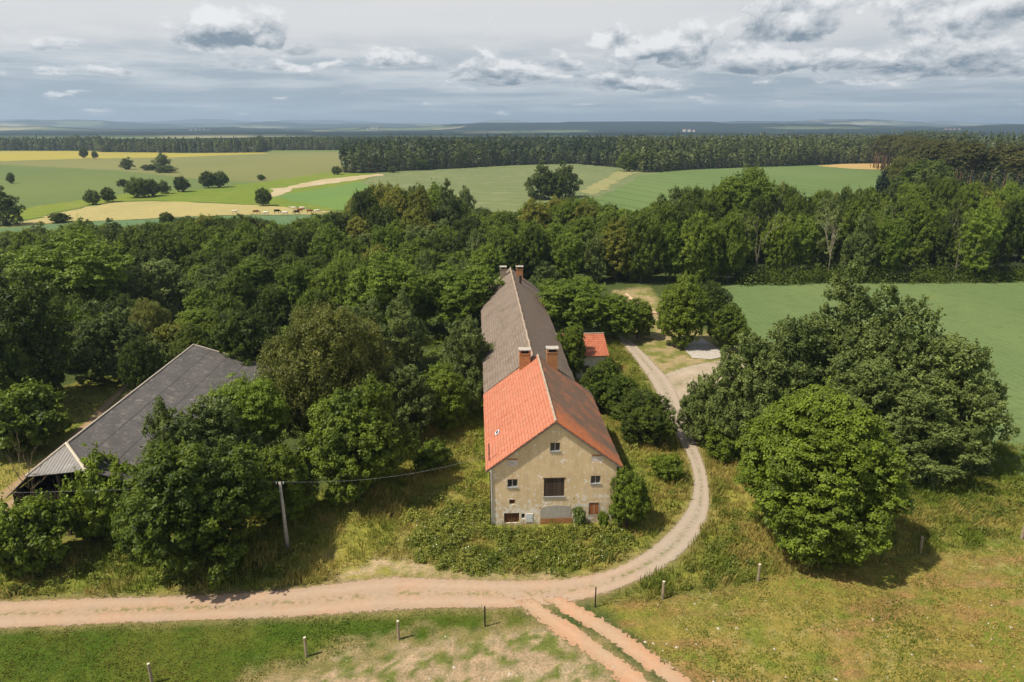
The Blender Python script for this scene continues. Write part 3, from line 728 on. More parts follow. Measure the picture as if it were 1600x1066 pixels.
M['shutter'] = boards_mat('rusty_shutter_boards', (0.40, 0.13, 0.045), (0.50, 0.19, 0.07), 0.2)
M['frame'] = plain('grey_painted_wood', (0.28, 0.28, 0.27), 0.15, 6)
M['frame_pale'] = plain('pale_stone_frame', (0.52, 0.45, 0.35), 0.15, 6)
M['whitedoor'] = plain('white_metal_door', (0.66, 0.66, 0.66), 0.06, 3, 0.5)
M['dark'] = plain('painted_opening_shade', (0.012, 0.011, 0.010), 0.1, 3)  # near-black colour that paints the shade inside the chimney openings
M['iron'] = plain('black_iron', (0.03, 0.028, 0.027), 0.2, 5, 0.6, 0.4)
M['rafter'] = plain('grey_verge_board', (0.22, 0.20, 0.18), 0.3, 4)
m, t = material('window_glass')
finish(t, (0.018, 0.020, 0.022), 0.12, spec=0.6); M['glass'] = m

def slope(name, P, mat, parent, thick=0.10, nu=40, nv=14, sag=0.035, seed=1, uo=(0, 0)):
    """roof slope; P = ridge start, ridge end, eave end, eave start (local), with a slightly uneven surface"""
    P = [Vector(p) for p in P]
    Vv = []; UV = []
    Lr = (P[1] - P[0]).length; Le = (P[3] - P[0]).length
    nrm = (P[1] - P[0]).cross(P[3] - P[0]).normalized()
    if nrm.z < 0: nrm = -nrm
    for i in range(nu + 1):
        for j in range(nv + 1):
            u, v = i / nu, j / nv
            p = (P[0] * (1 - u) + P[1] * u) * (1 - v) + (P[3] * (1 - u) + P[2] * u) * v
            n = (float(fbm(np.array([u * Lr * 0.35]), np.array([v * Le * 0.35]), seed, 3)[0]) - 0.5) * 2 * sag
            p = p + nrm * n
            if j == nv: p = p + nrm * (0.02 * math.sin(u * 61) + 0.0)
            Vv.append(p); UV.append((p - P[0]).dot((P[1] - P[0]).normalized()))
    e = (P[3] - P[0]) - (P[1] - P[0]).normalized() * (P[3] - P[0]).dot((P[1] - P[0]).normalized()); e = e.normalized()
    uv = [((p - P[0]).dot((P[1] - P[0]).normalized()) + uo[0], (p - P[0]).dot(e) + uo[1]) for p in Vv]
    Fc = [(i * (nv + 1) + j, (i + 1) * (nv + 1) + j, (i + 1) * (nv + 1) + j + 1, i * (nv + 1) + j + 1) for i in range(nu) for j in range(nv)]
    me = np_mesh(name, np.array([tuple(p) for p in Vv]), np.array(Fc), mat, uv=np.array(uv))
    if me.polygons[0].normal.z < 0: me.flip_normals()
    o = link(bpy.data.objects.new(name, me), parent)
    md = o.modifiers.new('s', 'SOLIDIFY'); md.thickness = thick; md.offset = -1
    return o

TH_ = math.radians(2.98)
def cut(o, boxes):
    """real recesses cut out of a wall; the cutter is removed again"""
    b = MB()
    for q in boxes: b.box(*q)
    c_ = b.build('cutter', None)
    c_.parent = o.parent
    md = o.modifiers.new('c', 'BOOLEAN'); md.operation = 'DIFFERENCE'; md.object = c_; md.solver = 'EXACT'
    bpy.context.view_layer.update()
    dg = bpy.context.evaluated_depsgraph_get()
    me = bpy.data.meshes.new_from_object(o.evaluated_get(dg))
    o.modifiers.clear(); o.data = me
    bpy.data.objects.remove(c_)

# ------------------------------------------------------------------ FARMHOUSE
HX, HY = 3.95, 56.9
house = empty('farmhouse', (HX, HY, 0), TH_, 'long derelict farmhouse, ochre gable and red tiled front roof, grey roof behind', 'house')
WH = 5.85; RZ = 10.85; SL = 0.76; LEN = 18.2
wt = RZ - SL * WH - 0.14
pent = lambda w, e, r: [(-w, -0.3), (w, -0.3), (w, e), (0, r), (-w, e)]
gable = MB().prism(pent(WH, wt, RZ - 0.14), 0.0, 0.42).build('gable_wall', M['plaster'], house)
L0 = -5.85
R_ = lambda a, b, z0, z1, d: (L0 + a, L0 + b, -0.2, d, z0, z1)
cut(gable, [R_(5.40, 6.34, 7.62, 8.50, 0.20), R_(1.46, 2.42, 4.0, 4.86, 0.20), R_(9.28, 10.22, 4.16, 5.0, 0.20),
            R_(4.88, 6.82, 2.92, 4.86, 0.14), R_(1.65, 2.18, 2.2, 2.72, 0.3), R_(1.14, 2.58, 0.22, 1.28, 0.22), R_(2.78, 3.12, 0.66, 1.18, 0.2),
            R_(1.46, 2.42, 6.2, 7.0, 0.06), R_(9.28, 10.25, 6.4, 7.2, 0.06), R_(9.2, 10.15, 0.86, 2.16, 0.16),
            R_(7.72, 7.86, 2.55, 2.69, 0.2), R_(7.40, 7.52, 1.72, 1.84, 0.2), R_(4.50, 4.62, 1.66, 1.8, 0.2)])
MB().prism(pent(WH - 0.004, wt - 0.004, RZ - 0.15), 0.42, LEN).build('side_wall', M['plaster_white'], house)
tl = slope('tiled_roof', [(0, -0.32, RZ), (0, LEN + .25, RZ), (-6.4, LEN + .25, RZ - SL * 6.4), (-6.4, -0.32, RZ - SL * 6.4)], M['tile_left'], house, seed=3)
tl['label'] = 'salmon pink tiled slope, evenly weathered'
tr = slope('tiled_roof', [(0, -0.32, RZ), (0, LEN + .25, RZ), (6.4, LEN + .25, RZ - SL * 6.4), (6.4, -0.32, RZ - SL * 6.4)], M['tile_right'], house, seed=8)
tr['label'] = 'orange tiled slope darkened by brown lichen'
b = MB()
for k in range(46):
    y0 = -0.34 + k * (LEN + 0.6) / 46; y1 = y0 + (LEN + 0.6) / 46 - 0.012; dz = 0.01 * math.sin(k * 5.3)
    b.prism([(-0.12, RZ - 0.06 + dz), (0.12, RZ - 0.06 + dz), (0.08, RZ + 0.06 + dz), (0, RZ + 0.10 + dz), (-0.08, RZ + 0.06 + dz)], y0, y1)
b.build('ridge_cap', M['mortar'], house)
for s in (-1, 1):
    b = MB(); q = math.hypot(1, SL)
    x0, x1 = 0.05 * s, 6.38 * s
    z0, z1 = RZ - SL * abs(x0) - 0.13, RZ - SL * abs(x1) - 0.13
    poly = [(x0, z0), (x0, z0 - 0.2), (x1, z1 - 0.2), (x1, z1)]
    if s > 0: poly = [(x0, z0 - 0.2), (x1, z1 - 0.2), (x1, z1), (x0, z0)]
    b.prism(poly, -0.27, -0.18)
    b.build('verge_board', M['rafter'], house)
b = MB().box(6.28, 6.42, -0.3, LEN, RZ - SL * 6.4 - 0.20, RZ - SL * 6.4 - 0.11); b.build('gutter', M['iron'], house)
# skylight and vent on the salmon slope
def on_slope(x, dz=0.0): return RZ - SL * abs(x) + dz
b = MB(); b.add([(-5.35, 5.2, on_slope(5.35, .06)), (-4.95, 5.2, on_slope(4.95, .06)), (-4.95, 5.9, on_slope(4.95, .06)), (-5.35, 5.9, on_slope(5.35, .06)),
                 (-5.35, 5.2, on_slope(5.35, .16)), (-4.95, 5.2, on_slope(4.95, .16)), (-4.95, 5.9, on_slope(4.95, .16)), (-5.35, 5.9, on_slope(5.35, .16))],
                [(0,3,2,1),(4,5,6,7),(0,1,5,4),(1,2,6,5),(2,3,7,6),(3,0,4,7)])
sk = b.build('skylight', M['whitedoor'], house)
b = MB(); b.add([(-5.27, 5.3, on_slope(5.27, .164)), (-5.03, 5.3, on_slope(5.03, .164)), (-5.03, 5.8, on_slope(5.03, .164)), (-5.27, 5.8, on_slope(5.27, .164))], [(0, 1, 2, 3)])
b.build('pane', M['glass'], sk)
MB().tube([(-6.05, 1.2, 6.0), (-6.05, 1.2, 8.0)], 0.05, 7).build('vent_pipe', M['iron'], house)
MB().tube([(-6.0, -0.1, 5.7), (-5.98, -0.12, 3.2), (-5.98, -0.12, 0.1)], 0.05, 7).build('downpipe', M['iron'], house)
def window(x0, x1, z0, z1, y=0.17, mull=True, sill=True):
    x0 += L0; x1 += L0; w = 0.065
    b = MB().box(x0, x1, y - .05, y + .03, z0, z0 + w).box(x0, x1, y - .05, y + .03, z1 - w, z1)
    b.box(x0, x0 + w, y - .05, y + .03, z0 + w, z1 - w).box(x1 - w, x1, y - .05, y + .03, z0 + w, z1 - w)
    if mull: c_ = (x0 + x1) / 2; b.box(c_ - .05, c_ + .05, y - .052, y + .028, z0 + w, z1 - w)
    f = b.build('window', M['frame'], house)
    MB().box(x0 + w * .5, x1 - w * .5, y - .0, y + .012, z0 + w * .5, z1 - w * .5).build('pane', M['glass'], f)
    if sill: MB().box(x0 - .05, x1 + .05, -0.07, y - .053, z0 - .07, z0 + .04).build('sill', M['frame'], f)
    return f
window(5.40, 6.34, 7.62, 8.50); window(1.46, 2.42, 4.0, 4.86); window(9.28, 10.22, 4.16, 5.0)
window(2.78, 3.12, 0.66, 1.18, mull=False, sill=False)
MB().box(L0 + 1.62, L0 + 2.2, 0.26, 0.29, 2.17, 2.74).build('vent_opening', M['boards_red'], house)
h_ = MB().box(L0 + 4.86, L0 + 6.84, 0.06, 0.12, 2.90, 4.88).build('loading_hatch', M['boards'], house)
MB().box(L0 + 4.80, L0 + 6.90, -0.08, 0.055, 2.80, 2.94).build('sill', M['frame'], h_)
MB().box(L0 + 4.80, L0 + 6.90, -0.03, 0.05, 4.80, 4.92).build('lintel', M['boards'], h_)
for q, nm in (((L0 + 1.46, L0 + 2.42, 0.02, 0.05, 6.2, 7.0), 'bricked_window'), ((L0 + 9.28, L0 + 10.25, 0.02, 0.05, 6.4, 7.2), 'bricked_window')):
    f = MB().box(*q).build(nm, M['brick_pale'], house)
    MB().box(q[0], q[1], -0.015, 0.018, q[5] - 0.16, q[5]).build('lintel', M['brick'], f)
g_ = MB().box(L0 + 1.14, L0 + 1.84, 0.12, 0.18, 0.2, 1.28).box(L0 + 1.88, L0 + 2.58, 0.12, 0.18, 0.2, 1.28).build('cellar_door', M['boards_red'], house)
d_ = bevel(MB().box(L0 + 3.2, L0 + 3.88, -0.05, 0.02, 0.28, 1.18).build('white_door', M['whitedoor'], house), 0.015)
MB().box(L0 + 3.78, L0 + 3.82, -0.075, -0.051, 0.66, 0.76).build('handle', M['iron'], d_)
# walled-up arch: grey render over brick
arch = [(L0 + 4.62, 0.62), (L0 + 7.46, 0.62), (L0 + 7.56, 1.35)] + [(L0 + 6.07 + 1.45 * math.cos(a), 1.5 + 0.5 * math.sin(a) ** 0.6) for a in np.linspace(0.12, PI - 0.12, 12)] + [(L0 + 4.55, 1.35)]
ap = MB().prism(arch, -0.03, 0.05).build('walled_up_arch', M['render_grey'], house)
MB().box(L0 + 4.58, L0 + 7.62, -0.045, 0.05, -0.2, 0.60).build('brick_plinth', M['brick'], ap)
for x0 in (9.28, 9.72):
    MB().box(L0 + x0, L0 + x0 + 0.40, 0.04, 0.09, 0.92, 2.10).build('shutter', M['shutter'], house)
b = MB().box(L0 + 9.14, L0 + 10.2, -0.02, 0.05, 0.76, 0.86).box(L0 + 9.14, L0 + 10.2, -0.02, 0.05, 2.16, 2.24)
b.box(L0 + 9.12, L0 + 9.2, -0.02, 0.05, 0.86, 2.16).box(L0 + 10.15, L0 + 10.22, -0.02, 0.05, 0.86, 2.16).box(L0 + 9.68, L0 + 9.72, 0.03, 0.10, 0.88, 2.14)
b.build('shutter_frame', M['frame_pale'], house)
MB().box(L0 - 0.02, L0 + 0.10, -0.015, 0.3, -0.2, wt - 0.05).build('corner_strip', M['plaster_white'], house)

def chimney(x, y, zt, zb, w=1.25, d=0.85, mat='brick', cap='concrete'):
    c_ = MB().box(x - w / 2, x + w / 2, y - d / 2, y + d / 2, zb, zt - 0.42)
    for sx in (-1, 1):
        for sy in (-1, 1):
            c_.box(x + sx * w / 2 - (0.2 if sx > 0 else 0), x + sx * w / 2 + (0.2 if sx < 0 else 0), y + sy * d / 2 - (0.15 if sy > 0 else 0), y + sy * d / 2 + (0.15 if sy < 0 else 0), zt - 0.42, zt - 0.1)
    c_ = c_.build('chimney', M[mat], house)
    MB().box(x - w / 2 + .21, x + w / 2 - .21, y - d / 2 + .16, y + d / 2 - .16, zt - 0.41, zt - 0.12).build('flue_shade_block', M['dark'], c_)  # solid dark block standing in for the shaded hollow under the cap
    bevel(MB().box(x - w / 2 - .1, x + w / 2 + .1, y - d / 2 - .1, y + d / 2 + .1, zt - 0.1, zt + 0.04).build('chimney_cap', M[cap], c_), 0.02)
    MB().box(x - w / 2 - .05, x + w / 2 + .05, y - d / 2 - .05, y + d / 2 + .05, zt - 0.56, zt - 0.45).build('brick_collar', M[mat], c_)
chimney(-1.55, LEN - 0.35, 11.75, 8.6); chimney(1.62, LEN - 0.35, 11.85, 8.6)

# the long grey-roofed wing
BY0, BY1 = LEN + 0.02, 70.5; BC = -0.58; BH = 5.45; BR = 10.62; BS = 0.80
bw = lambda w, e, r: [(BC - w, -0.3), (BC + w, -0.3), (BC + w, e), (BC, r), (BC - w, e)]
MB().prism(bw(BH - .25, BR - BS * (BH - .25) - .16, BR - .16), LEN + 0.01, BY1).build('wing_wall', M['barnwall'], house)
a_ = slope('grey_roof', [(BC, BY0 + 0.26, BR), (BC, BY1 + .3, BR), (BC - BH - .3, BY1 + .3, BR - BS * (BH + .3)), (BC - BH - .3, BY0 + .26, BR - BS * (BH + .3))], M['tile_grey'], house, nu=90, sag=0.09, seed=12)
a_['label'] = 'long grey weathered slope'
a_ = slope('grey_roof', [(BC, BY0 + 0.26, BR), (BC, BY1 + .3, BR), (BC + BH + .1, BY1 + .3, BR - BS * (BH + .1)), (BC + BH + .1, BY0 + .26, BR - BS * (BH + .1))], M['tile_grey2'], house, nu=90, sag=0.09, seed=15)
a_['label'] = 'brownish grey slope with rusty lichen'
b = MB()
for k in range(110):
    y0 = BY0 + 0.3 + k * (BY1 - BY0) / 110; y1 = y0 + (BY1 - BY0) / 110 - 0.02; dz = 0.02 * math.sin(k * 3.7); dx = 0.03 * math.sin(k * 0.7)
    b.prism([(BC - 0.13 + dx, BR - 0.03 + dz), (BC + 0.13 + dx, BR - 0.03 + dz), (BC + dx, BR + 0.10 + dz)], y0, y1)
b.build('ridge_mortar', M['mortar'], house)
chimney(BC - 1.5, BY1 - 3.0, 11.5, 8.6, 1.1, 0.8, 'brick_grey'); chimney(BC + 1.5, BY1 - 3.5, 11.6, 8.6, 1.2, 0.8, 'brick')
MB().tube([(BC + 1.35, BY1 - 8.4, 9.0), (BC + 1.35, BY1 - 8.4, 10.9)], 0.22, 8).build('stove_pipe', M['iron'], house)

# ------------------------------------------------------------------ small wing with red tiles
ax0, ax1 = 4.6, 12.2; ay0, ay1 = 37.0, 47.0; ar, ae = 6.1, 4.3
ann = empty('outbuilding', (HX, HY, 0), TH_, 'small side building with red pantile roof against the long grey roof', 'outbuilding')
b = MB(); yc = (ay0 + ay1) / 2
b.add([(ax0, ay0 + .5, -.2), (ax1 - .3, ay0 + .5, -.2), (ax1 - .3, ay1 - .5, -.2), (ax0, ay1 - .5, -.2), (ax0, ay0 + .5, ae + .03), (ax1 - .3, ay0 + .5, ae + .03), (ax1 - .3, ay1 - .5, ae + .03), (ax0, ay1 - .5, ae + .03), (ax0, yc, ar - .15), (ax1 - .3, yc, ar - .15)],
      [(0, 1, 5, 4), (2, 3, 7, 6), (1, 2, 6, 9, 5), (3, 0, 4, 8, 7), (4, 5, 9, 8), (6, 7, 8, 9), (0, 3, 2, 1)])
b.build('wall', M['plaster_white'], ann)
slope('roof', [(ax0, yc, ar), (ax1, yc, ar), (ax1, ay0, ae - .1), (ax0, ay0, ae - .1)], M['tile_annex'], ann, nu=16, seed=21)['label'] = 'red pantile slope facing the gable side'
slope('roof', [(ax0, yc, ar), (ax1, yc, ar), (ax1, ay1, ae - .1), (ax0, ay1, ae - .1)], M['tile_annex'], ann, nu=16, seed=22)
MB().box(ax0, ax1 + .03, yc - .12, yc + .12, ar - .02, ar + .09).build('ridge_cap', M['mortar'], ann)
w_ = MB().box(8.4, 9.4, ay0 + .44, ay0 + .52, 1.4, 2.6).build('window', M['frame'], ann)
MB().box(8.47, 9.33, ay0 + .425, ay0 + .437, 1.47, 2.53).build('pane', M['glass'], w_)

# ------------------------------------------------------------------ DARK CORRUGATED BARN
barn = empty('barn', (-41.5, 57.8, 0), TH_, 'long open barn with dark corrugated roof and pale half-hip end', 'barn')
MR = 10.8; kR = 0.34; BL = 30.2
def quad_roof(name, P, mat, uvf, thick=0.07):
    me = bpy.data.meshes.new(name); me.from_pydata(P, [], [tuple(range(len(P)))]); me.update()
    if me.polygons[0].normal.z < 0: me.flip_normals()
    uvl = me.uv_layers.new(name='UVMap')
    for l in me.loops: uvl.data[l.index].uv = uvf(me.vertices[l.vertex_index].co)
    me.materials.append(mat)
    o = link(bpy.data.objects.new(name, me), barn); md = o.modifiers.new('s', 'SOLIDIFY'); md.thickness = thick; md.offset = -1
    return o
o_ = slope('corrugated_roof', [(0, 0, 8.0), (0, BL, 8.0), (MR, BL, 8 - kR * MR), (MR, 0, 8 - kR * MR)], M['corr'], barn, 0.07, 50, 12, 0.05, 30)
o_['label'] = 'wide dark grey corrugated slope with long seams'
quad_roof('corrugated_roof', [(0, 0, 8.0), (3.2, -3.3, 6.91), (MR, -3.3, 8 - kR * MR), (MR, 0, 8 - kR * MR)], M['corr'], lambda c_: (c_.y, math.hypot(c_.x, 8 - c_.z)))
quad_roof('corrugated_roof', [(0, 0, 8.0), (0, BL, 8.0), (-4.2, BL, 4.3), (-4.2, -3.3, 4.3), (-1.85, -3.3, 6.45)], M['corr'], lambda c_: (c_.y, math.hypot(c_.x, 8 - c_.z)))
quad_roof('half_hip', [(0, 0.02, 8.03), (-1.95, -3.42, 6.44), (3.28, -3.42, 6.9)], M['corr_pale'], lambda c_: (c_.x, math.hypot(c_.y, 8 - c_.z)))['label'] = 'pale corrugated half-hip above the open end'
hz = 0.06
MB().tube([(0, -0.05, 8 + hz), (3.35, -3.45, 6.9 + hz)], 0.14, 6).build('hip_flashing', M['frame_pale'], barn)
MB().tube([(0, -0.05, 8 + hz), (-1.95, -3.42, 6.45 + hz)], 0.09, 6).build('hip_flashing', M['frame_pale'], barn)
MB().tube([(0, -.1, 8.03), (0, BL, 8.03)], 0.10, 6).build('ridge_flashing', M['frame_pale'], barn)
MB().tube([(0, BL, 8.0), (MR, BL, 8.03 - kR * MR)], 0.09, 6).build('verge_flashing', M['frame_pale'], barn)
b = MB().box(-3.6, MR - .6, BL - .5, BL - .3, -.2, 4.3).box(MR - .75, MR - .6, -3, BL - .5, -.2, 4.15).box(-3.75, -3.6, -3, BL - .5, -.2, 4.5)
b.build('board_wall', M['boards_barn'], barn)
b = MB().box(-3.5, MR - .8, 6.0, 6.15, -.1, 4.9); b.build('inner_wall', M['boards_barn'], barn)
for px_ in (-3.3, 0.4, 3.6, 7.0, 9.8):
    MB().box(px_ - .12, px_ + .12, -2.9, -2.66, -.2, min(6.2, 7.6 - kR * max(px_, 0), 7.6 + 0.8 * min(px_, 0))).build('post', M['boards'], barn)
MB().box(-3.5, MR - .8, -2.94, -2.7, 4.0, 4.25).build('tie_beam', M['boards'], barn)

# ------------------------------------------------------------------ POLE, WIRES, FENCE POSTS
px_, py_ = gp(450, 858)
pole = empty('utility_pole', (px_, py_, 0), 0, 'tapering concrete utility pole standing in the grass beside the leafy trees', 'pole')
MB().tube([(0, 0, -.3), (-0.03, 0, 3.3), (-.05, 0, 6.75)], [0.19, 0.155, 0.115], 10).build('shaft', M['concrete'], pole, True)
MB().tube([(-.36, 0, 6.55), (.26, 0, 6.55)], 0.035, 6).build('crossarm', M['iron'], pole)
for s in (-.36, .26): MB().tube([(s, 0, 6.55), (s, 0, 6.74)], [0.035, 0.06], 8).build('insulator', M['whitedoor'], pole)
def wire(a, c_, sag, label):
    A, B = Vector(a), Vector(c_)
    pts = [A.lerp(B, i / 24) - Vector((0, 0, sag * 4 * (i / 24) * (1 - i / 24))) for i in range(25)]
    tag(MB().tube(pts, 0.012, 5).build('overhead_wire', M['wire']), label, 'wire')
M['wire'] = plain('grey_wire', (0.2, 0.2, 0.2), 0.1, 3, 0.6)
wire((px_ - .36, py_, 6.76), (-75, 52.0, 6.3), 0.7, 'overhead wire sagging past the barn front to the concrete pole')
wire((px_ + .26, py_, 6.76), (HX - 6.1, HY + 2.5, 6.0), 0.9, 'overhead wire running from the concrete pole towards the red-roofed house')

M['post_wood'] = plain('grey_brown_post_wood', (0.32, 0.25, 0.17), 0.35, 7)
M['post_top'] = plain('freshly_sawn_wood', (0.62, 0.54, 0.42), 0.1, 9)
M['post_dark'] = plain('tarred_wood', (0.022, 0.019, 0.018), 0.2, 7)
posts = [(238, 1068, 0.10, 0, 'stub of a wooden fence post cut off by the picture edge, by the green lawn'),
         (479, 1026, 0.10, 0, 'pale-topped wooden fence post standing alone in the middle of the green lawn'),
         (623, 999, 0.10, 0, 'pale-topped wooden fence post where green lawn meets bare trampled earth'),
         (758, 979, 0.06, 1, 'thin black post on the lawn side of the orange track junction'),
         (930, 949, 0.06, 1, 'thin black post between the road bend and the track, nearest the puddle'),
         (1035, 936, 0.11, 0, 'short stout wooden post at the tall grass edge next to a thin black post'),
         (1184, 908, 0.11, 0, 'light wooden post in front of the big round tree, clear of its shade'),
         (1438, 864, 0.12, 2, 'rough leaning wooden post in the shade edge of the big round tree'),
         (1596, 842, 0.13, 0, 'thick wooden post at the picture edge beside tall meadow grass')]
for n_, (qx, qy, r, k, lab) in enumerate(posts):
    X0, Y0 = gp(qx, qy)
    o = empty('fence_post', (X0, Y0, 0), n_ * 1.3, lab, 'fence post', 'posts of the pasture fence')
    h = 1.62 if k != 1 else 1.85
    lean = (0.10 if k == 2 else 0.02) * (1 if n_ % 2 else -1)
    wz = [(0, 0, -.3), (lean * .5, 0, h * .5), (lean, 0.01, h)]
    MB().tube(wz, [r * 1.08, r, r * .93], 9 if k != 1 else 6).build('shaft', M['post_dark'] if k == 1 else M['post_wood'], o)
    if k != 1:
        MB().tube([(lean, 0.01, h + .003), (lean, 0.01, h + .035)], [r * 1.0, r * .96], 9).build('cut_top', M['post_top'] if k == 0 else M['post_wood'], o)

# ------------------------------------------------------------------ YARD: slab, logs, debris
sl = MB(); q = GP([(1068, 545), (1092, 527), (1120, 543), (1142, 556), (1112, 562), (1082, 560)])
sl.add([(a, b_, 0.0) for a, b_ in q] + [(a, b_, 0.12) for a, b_ in q], [tuple(range(6, 12)), tuple(reversed(range(6)))] + [(i, (i + 1) % 6, (i + 1) % 6 + 6, i + 6) for i in range(6)])
tag(bevel(sl.build('concrete_slab', M['concrete']), 0.03), 'cracked grey concrete slab in the yard beyond the round tree', 'slab')
M['plank'] = plain('pinkish_plank_wood', (0.52, 0.36, 0.25), 0.2, 2)
for k, (a, c_, lab) in enumerate([((978, 462), (1010, 486), 'long pinkish felled trunk lying behind the round yard tree, topmost'),
                                  ((984, 468), (1016, 490), 'pinkish felled trunk lying just in front of the longest one'),
                                  ((1002, 487), (1030, 492), 'short pale trunk lying across at the end of two long ones')]):
    A = gp(*a); B = gp(*c_)
    tag(MB().tube([(A[0], A[1], .28), (B[0], B[1], .28)], [0.3, 0.22], 9).build('log', M['plank']), lab, 'log', 'felled trunks in the yard')

# ------------------------------------------------------------------ COWS on the dry pasture
def ring_tube(path, n=10):
    """path: (centre, half width, half height); one continuous skin"""
    b = MB(); vs = []; 
    for i, (c_, w, h) in enumerate(path):
        c0 = Vector(path[max(i - 1, 0)][0]); c1 = Vector(path[min(i + 1, len(path) - 1)][0]); d = (c1 - c0).normalized()
        sd = Vector((0, 1, 0)); up = d.cross(sd).normalized() * -1
        if up.z < 0: up = -up
        for k in range(n):
            a = 2 * PI * k / n; vs.append(Vector(c_) + sd * math.cos(a) * w + up * math.sin(a) * h)
    fs = []
    for i in range(len(path) - 1):
        for k in range(n): fs.append((i * n + k, i * n + (k + 1) % n, (i + 1) * n + (k + 1) % n, (i + 1) * n + k))
    fs += [tuple(reversed(range(n))), tuple(range((len(path) - 1) * n, len(path) * n))]
    return b.add(vs, fs)
def cow_mesh(graze):
    b = ring_tube([((-1.05, 0, 1.15), .10, .12), ((-.95, 0, 1.10), .26, .30), ((-.6, 0, 1.02), .33, .38), ((0, 0, .98), .36, .42), ((.5, 0, 1.0), .33, .42), ((.85, 0, 1.08), .24, .32)]
                  + ([((1.15, 0, .95), .15, .2), ((1.4, 0, .62), .11, .15), ((1.5, 0, .42), .13, .14), ((1.62, 0, .16), .08, .08)] if graze else
                     [((1.15, 0, 1.25), .15, .2), ((1.35, 0, 1.45), .12, .15), ((1.5, 0, 1.5), .14, .15), ((1.85, 0, 1.36), .08, .09)]))
    for x_, kx in ((-.78, -.1), (.62, .04)):
        for s in (-1, 1):
            b.tube([(x_, s * .2, .85), (x_ + kx, s * .2, .45), (x_ + kx * .2, s * .2, 0)], [.13, .07, .055], 6)
    b.tube([(-1.08, 0, 1.2), (-1.2, 0, .9), (-1.18, 0, .5)], [.04, .025, .03], 5)
    hx_, hz_ = (1.47, .5) if graze else (1.44, 1.6)
    for s in (-1, 1): b.tube([(hx_, s * .1, hz_ + .05), (hx_ - .08, s * .26, hz_ + .06)], [.05, .03], 5)
    return b
M['cow_white'] = plain('cream_hide', (0.66, 0.58, 0.46), 0.08, 3)
M['cow_brown'] = plain('chestnut_hide', (0.20, 0.08, 0.035), 0.15, 3)
M['cow_black'] = plain('black_hide', (0.02, 0.016, 0.014), 0.1, 3)
cows = {}
for k in ('white', 'brown', 'black'):
    for g_ in (0, 1): cows[k, g_] = cow_mesh(g_).mesh('cow', M['cow_' + k], True)
cw = [(367, 334, 'white', 0, .2, 'cream cow grazing alone, farthest from the herd on the dry pasture'),
      (400, 334, 'brown', 1, .4, 'brown cow grazing below the lone dark field tree'),
      (416, 336, 'white', 1, 2.9, 'cream cow grazing just past the lone field tree, nearer the crop strip'),
      (433, 333, 'black', 1, .1, 'single black cow standing between two cream cows'),
      (446, 336, 'white', 1, 3.0, 'cream cow at the crop strip edge below the sandy strip'),
      (459, 328.5, 'white', 0, 3.3, 'cream cow at the upper pasture edge of the herd'),
      (464, 334.5, 'black', 1, 3.0, 'small black cow beside the brown one in the herd'),
      (469, 331.5, 'brown', 0, .3, 'brown cow in the middle of the herd'),
      (472, 328.5, 'white', 1, .2, 'cream cow directly behind the brown cow of the herd'),
      (484, 333, 'brown', 1, .0, 'brown cow grazing nearest the woodland belt'),
      (496, 333, 'white', 1, .5, 'cream cow closest to the tall woodland trees')]
for qx, qy, k, g_, rz, lab in cw:
    X0, Y0 = gp(qx, qy, 0.2)
    o = tag(link(bpy.data.objects.new('cow', cows[k, g_])), lab, 'cow', 'cattle on the dry pasture')
    o.location = (X0, Y0, 0.16); o.rotation_euler.z = rz; o.scale = (1.15, 1.15, 1.15)

# ------------------------------------------------------------------ NEAR TREES, one by one
T = tree_px
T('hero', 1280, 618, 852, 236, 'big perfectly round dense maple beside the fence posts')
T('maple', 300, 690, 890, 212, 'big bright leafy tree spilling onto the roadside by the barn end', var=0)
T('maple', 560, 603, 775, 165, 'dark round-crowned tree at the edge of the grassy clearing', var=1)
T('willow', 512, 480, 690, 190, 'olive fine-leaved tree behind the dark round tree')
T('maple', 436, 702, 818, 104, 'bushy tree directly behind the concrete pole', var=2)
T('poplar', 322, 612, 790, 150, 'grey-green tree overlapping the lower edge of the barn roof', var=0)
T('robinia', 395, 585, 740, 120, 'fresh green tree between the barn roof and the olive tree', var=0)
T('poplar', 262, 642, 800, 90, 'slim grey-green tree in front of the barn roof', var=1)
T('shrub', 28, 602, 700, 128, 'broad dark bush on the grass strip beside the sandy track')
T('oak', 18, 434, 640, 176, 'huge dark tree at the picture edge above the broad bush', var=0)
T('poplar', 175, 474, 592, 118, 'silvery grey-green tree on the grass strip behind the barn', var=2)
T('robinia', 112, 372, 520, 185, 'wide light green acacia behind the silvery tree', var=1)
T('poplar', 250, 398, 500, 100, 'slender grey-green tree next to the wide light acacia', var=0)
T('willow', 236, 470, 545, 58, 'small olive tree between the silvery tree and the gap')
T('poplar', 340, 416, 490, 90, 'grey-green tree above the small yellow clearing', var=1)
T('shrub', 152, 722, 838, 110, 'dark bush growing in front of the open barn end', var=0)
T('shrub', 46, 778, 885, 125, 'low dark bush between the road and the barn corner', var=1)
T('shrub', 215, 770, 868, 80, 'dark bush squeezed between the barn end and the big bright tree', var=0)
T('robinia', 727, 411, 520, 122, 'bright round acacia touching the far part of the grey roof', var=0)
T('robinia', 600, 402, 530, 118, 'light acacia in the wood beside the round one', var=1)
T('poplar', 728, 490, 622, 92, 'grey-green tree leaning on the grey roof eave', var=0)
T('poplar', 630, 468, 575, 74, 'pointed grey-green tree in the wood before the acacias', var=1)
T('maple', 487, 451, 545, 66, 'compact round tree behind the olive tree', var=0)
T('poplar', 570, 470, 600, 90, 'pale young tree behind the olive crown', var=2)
T('oak', 385, 486, 610, 115, 'dark tree at the far corner of the barn roof', var=1)
